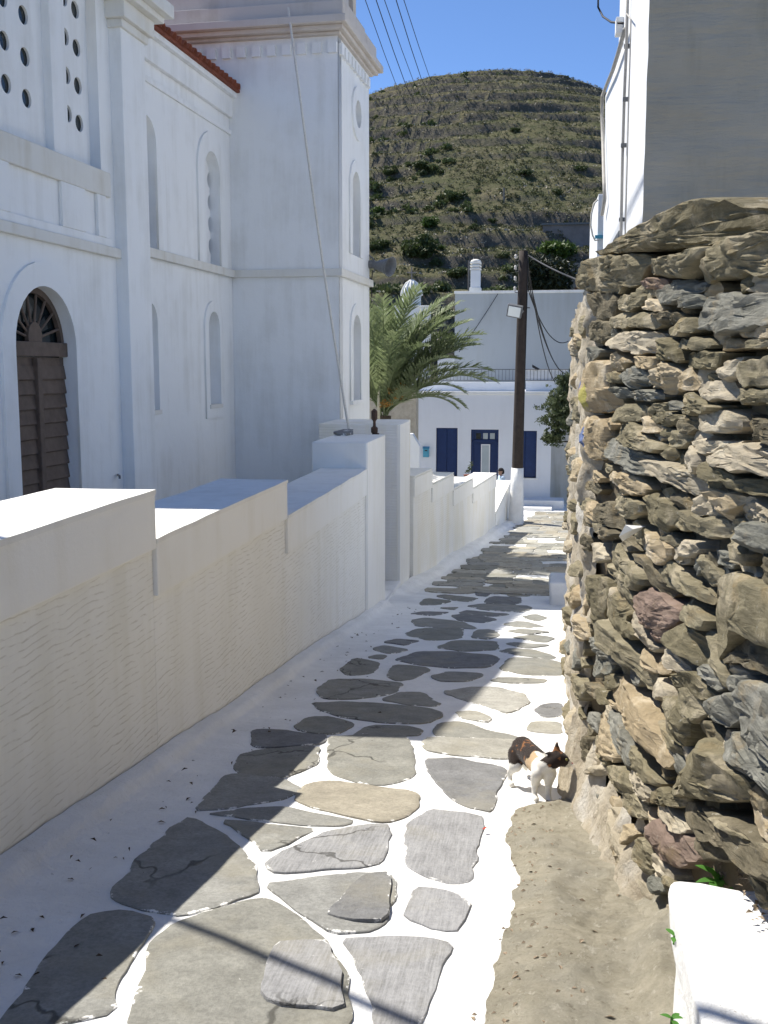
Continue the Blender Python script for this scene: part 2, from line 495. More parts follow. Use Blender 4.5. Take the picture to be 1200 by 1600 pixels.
def shade_wall():
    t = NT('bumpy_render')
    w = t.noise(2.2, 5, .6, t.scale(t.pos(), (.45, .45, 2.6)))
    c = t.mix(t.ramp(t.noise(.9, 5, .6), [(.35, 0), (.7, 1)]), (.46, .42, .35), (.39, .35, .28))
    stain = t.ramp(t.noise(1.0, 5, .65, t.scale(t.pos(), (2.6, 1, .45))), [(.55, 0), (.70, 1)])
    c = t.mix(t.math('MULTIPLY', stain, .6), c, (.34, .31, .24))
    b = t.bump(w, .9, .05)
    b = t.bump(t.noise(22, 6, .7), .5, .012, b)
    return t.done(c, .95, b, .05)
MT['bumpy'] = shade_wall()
def leafmat(name, a, b, trans=.35, scale=3):
    t = NT(name)
    c = t.mix(t.ramp(t.noise(scale, 4, .7), [(.3, 0), (.7, 1)]), a, b)
    t.done(c, .55, None, .3)
    tr = t.n('BsdfTranslucent'); mx = t.n('MixShader'); out = t.t.nodes['Material Output']
    t.l(c, tr.inputs[0]); mx.inputs[0].default_value = trans
    t.l(t.b.outputs[0], mx.inputs[1]); t.l(tr.outputs[0], mx.inputs[2]); t.l(mx.outputs[0], out.inputs[0])
    return t.m
MT['palm_leaf'] = leafmat('palm_leaf', (.23, .27, .14), (.14, .185, .085), .4)
MT['palm_stalk'] = simple('palm_stalk', (.16, .17, .06), .7, .3, 9)
MT['dates'] = simple('palm_dates', (.36, .18, .03), .7, .4, 20)
MT['palm_trunk'] = simple('palm_trunk', (.13, .10, .07), .95, .4, 14, .8, .02)
MT['dry_stalk'] = simple('dry_stalk', (.55, .52, .40), .8, .3, 20)
MT['conifer'] = leafmat('conifer_leaf', (.020, .030, .014), (.034, .042, .018), .1, 1.2)
MT['shrub'] = leafmat('shrub_leaf', (.045, .070, .022), (.075, .095, .035), .25, 1.5)
MT['shrub_bright'] = leafmat('bright_shrub_leaf', (.075, .125, .025), (.05, .09, .02), .3, 1.5)
MT['tamarisk'] = leafmat('tamarisk_leaf', (.06, .085, .035), (.10, .12, .055), .3, 4)
MT['weed'] = leafmat('weed_leaf', (.10, .26, .04), (.06, .18, .03), .4, 8)
MT['bark'] = simple('bark', (.10, .08, .06), .95, .4, 12, .7, .02)
# ================================================================== SETTING
def lane_surf(x, y):
    x = np.asarray(x, float); y = np.asarray(y, float)
    return lane_prof(y) + .016 * fbm(x * 1.1 + 3, y * 1.1, 3, 5)
def ls(x, y): return float(lane_surf(x, y))

def grid_mesh(name, xs, ys, zf, mat, kind='structure', skirt=None):
    X, Y = np.meshgrid(xs, ys)
    Z = zf(X, Y)
    n, m = len(xs), len(ys)
    vs = np.stack([X.ravel(), Y.ravel(), Z.ravel()], 1)
    idx = np.arange(n * m).reshape(m, n)
    fs = np.stack([idx[:-1, :-1], idx[:-1, 1:], idx[1:, 1:], idx[1:, :-1]], -1).reshape(-1, 4)
    me = bpy.data.meshes.new(name)
    me.vertices.add(len(vs)); me.vertices.foreach_set('co', vs.ravel())
    me.loops.add(fs.size); me.loops.foreach_set('vertex_index', fs.ravel())
    me.polygons.add(len(fs)); me.polygons.foreach_set('loop_start', np.arange(0, fs.size, 4)); me.polygons.foreach_set('loop_total', np.full(len(fs), 4))
    me.update(); me.validate()
    me.shade_smooth(); me.materials.append(mat)
    ob = bpy.data.objects.new(name, me); COL.objects.link(ob)
    if kind: ob['kind'] = kind
    return ob

lane = grid_mesh('lane', np.arange(-2.3, 1.75, .045), np.concatenate([np.arange(-6, 16, .045), np.arange(16, 34.2, .12)]),
                 lane_surf, MT['whitewash'])
grid_mesh('square', np.arange(-9, 6, .25), np.arange(33.9, 40, .25), lambda x, y: lane_prof(y) - .03 + .01 * fbm(x, y, 2), MT['whitewash'])
grid_mesh('courtyard', np.arange(-14, -2.3, .4), np.arange(-6, 33.6, .4), lambda x, y: np.minimum(lane_prof(y) + .25, -.6) + .0 * x, MT['flag'])
grid_mesh('yard', np.arange(.95, 14, .4), np.arange(-6, 34, .4), lambda x, y: lane_prof(y) - .15 + np.where((x > 1.2) & (y < 12), .9, 0), MT['ledge'])

# --- whitewashed kerb that rounds the foot of the garden wall
XW = -2.14
def kerb(name, pts, side, w=.20, h=.06):
    vs, fs = [], []
    prof = [(-.02, 1.06), (.06, 1.03), (.105, .98), (.135, .86), (.155, .6), (.175, .28), (.21, .10), (.28, .02), (.36, -.12)]
    k = len(prof)
    for i, (x, y) in enumerate(pts):
        wob = 1 + .18 * float(vnoise(y * .9, 3.3, 4)) + .06 * float(vnoise(y * 4, 1.3, 9))
        for d, hh in prof:
            z = ls(x + d * side, y)
            vs.append((x + d * wob * side * w / .30 if d > 0 else x + d * side, y, z + h * hh * (1 + .25 * float(vnoise(y * .7, 8.1, 2))) + .008 * float(vnoise(y * 7, d * 30, 3))))
    for i in range(len(pts) - 1):
        for j in range(k - 1):
            fs.append((i * k + j, i * k + j + 1, (i + 1) * k + j + 1, (i + 1) * k + j))
    o = mesh_obj(name, vs, fs, MT['whitewash'], smooth=True); o['kind'] = 'structure'; return o
kerb('kerb', [(XW, y) for y in np.arange(-5, 14.75, .08)], 1)
FW0, FW1 = Vector((-2.22, 16.9, 0)), Vector((-.72, 30.0, 0))     # foot of the far wall
fwd = (FW1 - FW0).normalized()
kerb('kerb', [tuple((FW0 + fwd * t).xy) for t in np.arange(-1.7, 13.0, .12)], 1, .4, .10)

# --- paving stones traced in the photograph, laid on the lane
def chaikin(p, it=1):
    for _ in range(it):
        q = []
        for a, b in zip(p, p[1:] + p[:1]):
            q += [a * .86 + b * .14, a * .14 + b * .86]
        p = q
    return p
def resample(p, step, mn=12):
    L = [(b - a).length for a, b in zip(p, p[1:] + p[:1])]
    tot = sum(L); n = max(mn, int(tot / step)); out = []
    i = 0; acc = 0
    for k in range(n):
        s = tot * k / n
        while acc + L[i] < s: acc += L[i]; i += 1
        t = (s - acc) / max(L[i], 1e-9)
        out.append(p[i].lerp(p[(i + 1) % len(p)], t))
    return out
def paver(poly, mat, lift=.008, step=.045, rough=.005, name='paving_stone'):
    p = resample(chaikin([Vector(q) for q in poly], 1), step)
    c = sum(p, Vector((0, 0))) / len(p); sd = R.random() * 50
    p = [c + (q - c) * (1.0 + min(.16, .05 / max(.05, (sum((q_ - c).length for q_ in p) / len(p))))) for q in p]
    size = max((q - c).length for q in p)
    p = [q + Vector((mnoise.noise(Vector((q.x * 9, q.y * 9, sd))), mnoise.noise(Vector((q.x * 9, q.y * 9, sd + 9))))) * min(.018, size * .06) for q in p]
    n = len(p); vs = []; fs = []; ed = []
    tx, ty = R.uniform(-.004, .004), R.uniform(-.004, .004)
    ks = [(1.0, -.02), (1.0, lift * .7), (.985, lift), (.92, lift), (.80, lift), (.64, lift), (.45, lift), (.22, lift)]
    for kk, dz in ks:
        for q in p:
            w = c + (q - c) * kk
            up = (rough * mnoise.noise(Vector((w.x * 5, w.y * 5, sd))) + (tx * (w.x - c.x) + ty * (w.y - c.y)) / size) if dz > 0 else 0
            vs.append((w.x, w.y, ls(w.x, w.y) + dz + up))
            if kk > .97: ed.append(0.0)
            else: ed.append(min(1, min(dseg(w, a, b) for a, b in zip(p, p[1:] + p[:1])) / .10))
    m = len(ks)
    for r in range(m - 1):
        for k in range(n):
            fs.append((r * n + k, r * n + (k + 1) % n, (r + 1) * n + (k + 1) % n, (r + 1) * n + k))
    vs.append((c.x, c.y, ls(c.x, c.y) + lift)); ed.append(1.0)
    for k in range(n): fs.append(((m - 1) * n + k, (m - 1) * n + (k + 1) % n, m * n))
    o = mesh_obj(name, vs, fs, MT[mat], lane, smooth=True, fix=False)
    o.data.set_sharp_from_angle(angle=.6)
    at = o.data.attributes.new('edge', 'FLOAT', 'POINT')
    at.data.foreach_set('value', ed)
    return o
def dseg(p, a, b):
    d = b - a; t = max(0.0, min(1.0, (p - a).dot(d) / max(d.length_squared, 1e-9))); return (p - a - d * t).length

def trace(s, ox, oy, sc):
    out = []
    for tok in s.split():
        a, b = tok.split(','); out.append((ox + float(a) / sc, oy + float(b) / sc))
    return out
PAV = {
 'Z6': (0, 1200, 2.4, [
  ('slate', '750,160 800,90 850,40 900,30 1060,50 1110,75 1060,110 950,140 850,155'),
  ('slate', '445,460 500,390 560,320 640,255 707,207 800,250 880,310 925,360 940,420 935,465 820,505 690,532 600,520 480,485'),
  ('slate', '820,185 900,172 1080,155 1200,178 1310,205 1240,225 1080,215'),
  ('slate', '848,210 1000,222 1170,238 1080,285 996,318 930,265'),
  ('slate', '40,950 60,900 190,700 310,580 440,555 560,590 500,680 440,780 410,900 250,930 100,955'),
  ('slate', '525,960 560,820 600,660 680,600 800,562 960,520 1040,545 1130,610 1200,690 1265,790 1270,960 1000,1100 600,1100')]),
 'Z7': (400, 1200, 2.667, [
  ('marble_pale', '190,130 220,75 330,55 480,75 640,95 650,160 560,210 480,215 380,190 250,160'),
  ('slate_brush', '75,405 130,365 300,280 440,250 530,245 530,300 500,400 420,415 250,425 120,435'),
  ('slate', '85,500 200,480 420,460 550,465 560,540 520,630 450,665 320,675 200,600 110,540'),
  ('slate_brush', '640,310 650,240 730,185 850,195 940,215 910,290 890,440 830,465 720,440 650,410'),
  ('slate_brush', '635,620 650,550 690,515 800,530 880,560 860,620 820,680 720,655'),
  ('slate_brush', '385,735 540,715 690,730 795,755 740,880 690,1000 640,1100 520,1100 480,930 420,800')]),
 'Z5': (400, 860, 2.4, [
  ('slate', '285,715 400,705 550,705 575,780 580,840 480,865 380,855 290,825'),
  ('slate_dark', '650,800 750,795 930,820 890,900 870,960 800,950 720,900 680,860'),
  ('marble_white', '645,730 680,710 850,715 1000,720 1010,770 900,780 740,770 660,760'),
  ('slate', '680,680 700,655 770,650 870,680 1000,715 850,708 700,703'),
  ('slate_dark', '0,680 100,685 250,700 240,735 120,745 0,740'),
  ('slate', '-72,816 -36,760 216,750 216,805 96,845 -24,840'),
  ('slate', '150,670 200,630 280,630 360,655 310,690 230,695'),
  ('slate', '230,575 350,570 500,585 640,600 680,625 620,650 480,650 340,630 260,600'),
  ('slate', '370,705 430,665 560,670 610,680 600,700 500,702'),
  ('slate', '240,530 290,490 400,485 540,495 500,530 400,550 270,555'),
  ('slate', '480,560 540,530 620,530 680,570 670,585 560,580'),
  ('marble_white', '720,530 800,520 900,520 1000,545 1010,570 940,610 860,580 780,560'),
  ('marble_white', '750,610 820,605 880,635 860,650 780,635'),
  ('slate', '890,490 920,478 1080,485 1070,500 960,500'),
  ('slate', '925,450 960,412 1060,415 1140,430 1140,468 1020,468'),
  ('slate_dark', '1050,600 1090,580 1145,580 1145,625 1080,628'),
  ('marble_white', '1020,680 1040,650 1140,650 1140,690'),
  ('slate', '320,450 370,412 460,425 430,460 350,468'),
  ('slate', '495,470 520,430 650,440 590,475 530,482'),
  ('slate', '665,470 720,450 850,462 790,488 700,485'),
  ('slate_dark', '535,410 620,383 740,382 870,395 900,410 860,440 740,435 620,425'),
  ('slate', '690,365 750,342 890,345 900,370 780,378'),
  ('slate', '440,375 480,362 570,375 500,390'),
  ('slate_dark', '480,350 530,335 610,340 560,360'),
  ('slate', '420,405 460,395 490,400 470,412'),
  ('slate', '565,315 620,292 770,295 760,330 650,338'),
  ('slate', '590,260 640,253 760,265 825,292 700,290 610,280'),
  ('slate', '810,325 830,298 880,297 910,320 870,333'),
  ('slate', '615,205 640,182 730,195 680,205'),
  ('slate', '680,170 720,165 830,180 800,195 730,190'),
  ('slate', '690,215 760,213 740,222'),
  ('slate', '800,210 880,202 1030,212 1000,232 860,222'),
  ('slate_dark', '765,235 800,225 950,240 880,248'),
  ('slate_dark', '580,235 640,228 720,232 660,243'),
  ('slate_dark', '740,245 790,238 900,258 850,270 770,262'),
  ('slate_dark', '860,200 880,172 990,178 985,205'),
  ('slate_dark', '785,130 830,120 860,130 820,142'),
  ('slate', '870,140 900,128 945,133 920,145'),
  ('slate_dark', '820,155 880,150 870,170 830,168'),
  ('slate', '930,278 990,268 1080,285 1010,292'),
  ('slate', '940,305 1000,296 1100,310 1030,320'),
  ('slate', '960,330 1040,323 1115,335 1080,347'),
  ('slate', '940,352 980,345 1100,358 1020,365'),
  ('slate', '920,380 960,370 1030,372 1110,400 1100,412 1000,400'),
  ('slate', '1000,250 1050,240 1090,255 1050,265'),
  ('marble_pale', '940,160 960,150 1025,160 1020,172 950,172')])}
for ox, oy, sc, lst in PAV.values():
    for mat, s in lst:
        pts = [hL(a, b).xy for a, b in trace(s, ox, oy, sc)]
        paver(pts, mat)
# cement patch and a broken slab lying over the big stones
for mat, s, (ox, oy, sc) in (('slate_brush', '90,770 280,745 335,880 340,1015 40,975 60,870', (400, 1200, 2.667)),
                             ('slate_dark', '310,615 440,480 545,462 552,540 525,632 420,630', (400, 1200, 2.667))):
    pts = [hL(a, b).xy for a, b in trace(s, ox, oy, sc)]
    paver(pts, mat, lift=.020)
# behind the camera and out of sight a few more of the same
for i in range(8):
    cx, cy = R.uniform(-1.4, 0), 2.0 - i * .8
    paver([(cx + .38 * cos(k) * R.uniform(.8, 1.1), cy + .33 * sin(k) * R.uniform(.8, 1.1)) for k in np.linspace(0, 6.28, 8)[:-1]], 'slate')
# flags of the far lane: irregular rows without white joints
def far_x(y): return FW0.x + (y - FW0.y) * fwd.x / fwd.y
y = 16.7; row = 0
while y < 33.5:
    dy = R.uniform(.34, .62); x = far_x(y) + .35 + R.uniform(0, .2); row += 1
    while x < 1.55:
        w = R.uniform(.32, .85)
        j = lambda: R.uniform(-.05, .05)
        g = .022
        if R.random() < .93:
            q = [(x + g + j(), y + g + j()), (x + w - g + j(), y + g + j()), (x + w - g + j(), y + dy - g + j()), (x + g + j(), y + dy - g + j())]
            paver(q, R.choices(['flag', 'slate', 'marble_pale'], [.72, .18, .10])[0], lift=.022, step=.16, rough=.012, name='flagstone')
        x += w
    y += dy

# --- bare rock ledge along the right side
bl = sorted([(hL(a, b).y, hL(a, b).x) for a, b in ((870, 1235), (800, 1262), (788, 1305), (803, 1370), (790, 1430), (775, 1470), (762, 1530), (735, 1600))])
by = np.array([a for a, b in bl]); bx = np.array([b for a, b in bl])
def ledge_h(x, y):
    edge = np.interp(y, by, bx) + .05 + .03 * fbm(x * 4, y * 4, 4, 3)
    d = x - edge
    end = np.clip((5.6 - y) / .35, 0, 1)
    h = np.clip(d / .12, -1, 1) * .035 + .012
    mound = np.clip((x - .30 - .05 * fbm(y * 3, x, 2, 8)) / .10, 0, 1) * np.clip((3.75 - y) / .2, 0, 1) * .085
    skirt = np.clip((x - (.42 - .10 * (y - 4))) / .3, 0, 1) * .22
    return lane_surf(x, y) + np.where(end > 0, h * end, -.05) - .05 * (1 - end) + mound * end + skirt * end + (.022 * fbm(x * 3.2, y * 2.4, 6, 21) - .020 * np.abs(fbm(x * 5 + 7, y * 3.5, 4, 25))) * end * np.clip((d + .05) / .3, .1, 1)
grid_mesh('rock_ledge', np.arange(-.4, 1.3, .016), np.arange(.3, 5.9, .016), ledge_h, MT['ledge'])

# --- ground and the terraced hill
gr = simple('dry_ground', (.19, .17, .10), .95, .4, .4, .4, .1)
grid_mesh('ground', np.array([-1500, -400, -150, 150, 400, 1500]), np.array([-1500, -300, 0, 41, 300, 2500]),
          lambda x, y: np.full(x.shape, -4.6), gr)
HC = (-11.0, 212.0)
def hill_smooth(x, y):
    dx = x - HC[0]; dy = y - HC[1]
    sx = np.where(dx < 0, 80.0, 80.0)
    h = 59.7 * np.exp(-(dx / sx) ** 2 - (np.minimum(dy, 0) / 86.0) ** 2 - (np.maximum(dy, 0) / 120.0) ** 2)
    h = h + .8 * fbm(x / 40, y / 40, 3, 31) * np.clip(h / 12, 0, 1)
    return h
def hill_z(x, y):
    h = hill_smooth(x, y)
    step = 2.0 + .5 * vnoise(x / 70, y / 90, 77)
    step = 2.7
    q = h + .55 * fbm(x / 22, y / 22, 3, 41) + .25 * fbm(x / 5, y / 5, 2, 45)
    k = np.floor(q / step); f = q / step - k
    wall = np.clip((f - .80) / .10, 0, 1)
    tz = (k + .25 * np.clip(f / .80, 0, 1) + .75 * wall) * step - (q - h)
    # terraces are broken: in places the slope is plain
    m = np.clip(.75 + 1.0 * fbm(x / 26, y / 20, 3, 52) + np.clip((30 - h) / 40, -.2, .5), 0, 1)
    z = h * (1 - m) + tz * m
    return z - 4.4 + .16 * fbm(x / 2.2, y / 2.2, 3, 61) - np.clip((50 - y) / 6, 0, 2)
def hillmat():
    t = NT('hillside')
    nz = t.n('SeparateXYZ')
    g = t.n('NewGeometry'); t.l(g.outputs['Normal'], nz.inputs[0])
    steep = t.ramp(nz.outputs[2], [(.60, 1.0), (.80, 0.0)])
    z = t.n('SeparateXYZ'); t.l(t.pos(), z.inputs[0])
    c = t.mix(t.ramp(t.noise(.16, 6, .7), [(.38, 0), (.60, 1)]), (.115, .118, .066), (.185, .165, .105))
    c = t.mix(t.ramp(t.noise(.9, 7, .75), [(.42, 0), (.62, .8)]), c, (.075, .088, .042))
    dry = t.ramp(t.noise(.33, 6, .7), [(.55, 0), (.66, 1)])
    low = t.ramp(t.math('DIVIDE', z.outputs[2], 60), [(.0, 1.0), (.36, .12), (1, .22)])
    c = t.mix(t.math('MULTIPLY', dry, low), c, (.26, .205, .105))
    c = t.mix(t.math('MULTIPLY', t.ramp(t.noise(2.6, 5, .7), [(.58, 0), (.66, .55)]), 1.0), c, (.23, .20, .16))
    rk = t.mix(t.noise(2.5, 6, .8), (.06, .056, .048), (.19, .175, .145))  # terrace wall stone, darkened so the shade on its faces is in the colour
    c = t.mix(steep, c, rk)
    b = t.bump(t.noise(1.6, 9, .78), .9, .5)
    return t.done(c, .97, b, .03)
MT['hill'] = hillmat()
hill = grid_mesh('hill', np.arange(-95, 75, .45), np.arange(44, 240, .45), hill_z, MT['hill'])

def blob_mesh(centers, sizes, tris, seed, flat=.7):
    """many small leafy clumps: each is a handful of crooked leaf-sized triangles round a centre"""
    rng = np.random.default_rng(seed)
    n = len(centers)
    d = rng.normal(size=(n, tris, 3)); d /= np.linalg.norm(d, axis=2, keepdims=True)
    d[:, :, 2] = np.abs(d[:, :, 2]) * flat
    rad = rng.uniform(.45, 1.0, size=(n, tris, 1))
    ctr = centers[:, None, :] + d * rad * sizes[:, None, None]
    a = rng.normal(size=(n, tris, 3)); b = rng.normal(size=(n, tris, 3))
    ls_ = sizes[:, None, None] * .36
    v = np.stack([ctr + a * ls_ * .6, ctr + b * ls_ * .6, ctr - (a + b) * ls_ * .5], 2).reshape(-1, 3)
    return v
def tri_object(name, v, mat, parent=None):
    me = bpy.data.meshes.new(name); m = len(v) // 3
    me.vertices.add(len(v)); me.vertices.foreach_set('co', v.astype(np.float32).ravel())
    me.loops.add(len(v)); me.loops.foreach_set('vertex_index', np.arange(len(v)))
    me.polygons.add(m); me.polygons.foreach_set('loop_start', np.arange(0, len(v), 3)); me.polygons.foreach_set('loop_total', np.full(m, 3))
    me.update(); me.materials.append(mat)
    ob = bpy.data.objects.new(name, me)
    return link(ob, parent)
rng = np.random.default_rng(5)
def hill_points(n, y0=70, y1=222):
    y = rng.uniform(y0, y1, n); x = -.035 * y + rng.uniform(-.17, .14, n) * y - 0
    return x, y
# low scrub (phrygana) and stones that nobody could count
x, y = hill_points(15000)
keep = (fbm(x / 14, y / 10, 3, 71) + .25 * vnoise(x, y, 3)) > -.35
x, y = x[keep], y[keep]
s = rng.uniform(.14, .48, len(x)) * (1 - .2 * (y > 150))
c = np.stack([x, y, hill_z(x, y) + s * .1], 1)
v = blob_mesh(c, s, 12, 8, .8)
MT['scrub'] = leafmat('scrub_leaf', (.060, .074, .032), (.095, .098, .048), .2, .25)
tag(tri_object('hill_scrub', v, MT['scrub']), 'low dark scrub scattered over the terraced hillside', 'scrub', kind='stuff')
x, y = hill_points(90000)
hq = hill_smooth(x, y) + .55 * fbm(x / 22, y / 22, 3, 41) + .25 * fbm(x / 5, y / 5, 2, 45)
fr = hq / 2.7 - np.floor(hq / 2.7)
keep = ((fr > .82) & (fr < .93) & (fbm(x / 26, y / 20, 3, 52) + rng.uniform(-.6, .6, len(x)) > -.25)) | ((fbm(x / 9, y / 7, 3, 91) > .45) & (rng.uniform(0, 1, len(x)) < .12))
x, y = x[keep][:16000], y[keep][:16000]
s = rng.uniform(.12, .42, len(x))
c = np.stack([x, y, hill_z(x, y) + s * .3], 1)
v = blob_mesh(c, s * .9, 4, 9, .5)
tag(tri_object('hill_rocks', v, simple('pale_hill_rock', (.44, .40, .34), .95, .5, .6, .3, .05)), 'pale loose rocks strewn on the terraced hillside', 'rocks', kind='stuff')

x, y = hill_points(2600, 72, 190)
keep = (fbm(x / 18, y / 9, 3, 131) > .30) & (rng.uniform(0, 1, len(x)) < np.clip((190 - y) / 90, .12, 1))
x, y = x[keep], y[keep]
s = rng.uniform(.35, .95, len(x))
c = np.stack([x, y, hill_z(x, y) + s * .15], 1)
MT['green_scrub'] = leafmat('green_scrub_leaf', (.062, .092, .030), (.085, .105, .042), .25, .4)
tag(tri_object('hill_bushes', blob_mesh(c, s, 60, 18, .75), MT['green_scrub']), 'clumps of greener bushes strewn along the lower terraces', 'bushes', kind='stuff')
# ================================================================== DRY STONE WALL (right)
WP = Vector((.25, 5.5, 0)); WS = Vector((.145, -1, 0)).normalized(); WN = Vector((-1, -.145, 0)).normalized()
Zv = Vector((0, 0, 1))
rock_wall = thing('rubble_wall', 'tall rough dry stone rubble wall of olive and tan schist along the right of the lane', 'stone wall', (.6, 4.5, lz(4.5)))
def wuv(px, py):
    p = hit(px, py, WP, WN); return ((p - WP).dot(WS), p.z)
def stone(poly, mat, prot, back=.16, name='stone', seed=None, tilt=None, grow=1.03, cap=False):
    sd = R.random() * 90
    p = resample(chaikin([Vector(q) for q in poly], 1), .022, 18)
    if len(p) > 52: p = resample(p, sum((b - a).length for a, b in zip(p, p[1:] + p[:1])) / 52, 52)
    c = sum(p, Vector((0, 0))) / len(p)
    p = [c + (q - c) * grow + Vector((mnoise.noise(Vector((q.x * 15, q.y * 15, sd))), mnoise.noise(Vector((q.x * 15, q.y * 15, sd + 7))))) * .013 for q in p]
    n = len(p); dm = max((q - c).length for q in p); wm = sum((q - c).length for q in p) / n
    tx = R.uniform(-.14, .14); tz = R.uniform(-.30, .22) if tilt is None else tilt
    lean = R.uniform(-.35, .35); lf = R.uniform(22, 48)
    cuts = []
    for i in range(R.randint(4, 7)):                                   # broken planes
        a = R.uniform(0, 2 * pi); d = Vector((cos(a), sin(a)))
        ext = max((q - c).dot(d) for q in p)
        f0 = R.uniform(.05, .75) * ext; low = R.uniform(-.1, .65) * prot
        cuts.append((d, f0, (prot * 1.05 - low) / max(ext - f0, .012)))
    vs, fs = [], []
    rings = [(1.0, -back), (1.01, -.03), (1.0, .38), (.975, .72), (.93, .92), (.86, 1.0), (.76, 1.0), (.64, 1.0), (.5, 1.0), (.36, 1.0), (.2, 1.0)]
    for kk, dd in rings:
        for q in p:
            w = c + (q - c) * kk; dep = dd
            if dd > 0:
                dep = dd * prot * 1.05
                r = w - c
                for d, f0, sl in cuts:
                    e = prot * 1.05 - max(0, r.dot(d) - f0) * sl
                    if e < dep: dep = max(e, -.02)
                f = min(1, .4 + .6 * dd)
                ph = (w.y + lean * w.x) * lf + 1.6 * mnoise.noise(Vector((w.x * 5, w.y * 5, sd)))
                lam = (ph - math.floor(ph))
                dep += f * (tx * r.x + tz * r.y) + f * (.013 * lam * (.6 + mnoise.noise(Vector((w.x * 6, w.y * 9, sd + 1)))) + .020 * mnoise.noise(Vector((w.x * 6, w.y * 11, sd + 3))) + .010 * mnoise.noise(Vector((w.x * 19, w.y * 33, sd + 5))))
            vs.append(WP + WS * w.x + Zv * w.y + WN * dep)
    m = len(rings)
    for r in range(m - 1):
        for k in range(n):
            fs.append((r * n + k, r * n + (k + 1) % n, (r + 1) * n + (k + 1) % n, (r + 1) * n + k))
    fs.append(tuple((m - 1) * n + k for k in range(n)))
    fs.append(tuple(range(n - 1, -1, -1)))
    o = mesh_obj(name, vs, fs, MT[mat], rock_wall, smooth=True)
    o.data.set_sharp_from_angle(angle=.55)
    return o
def wp3(px, py, off=.05):
    u, z = wuv(px, py); return WP + WS * u + Zv * z + WN * off
PAINT = [(wp3(919, 690), (14, 14, 9), (.03, .11, .33)), (wp3(928, 616), (17, 17, 11), (.42, .39, .08)), (wp3(917, 604), (28, 28, 20), (.03, .11, .33))]
MT['tan_painted'] = painted(MT['tan'])
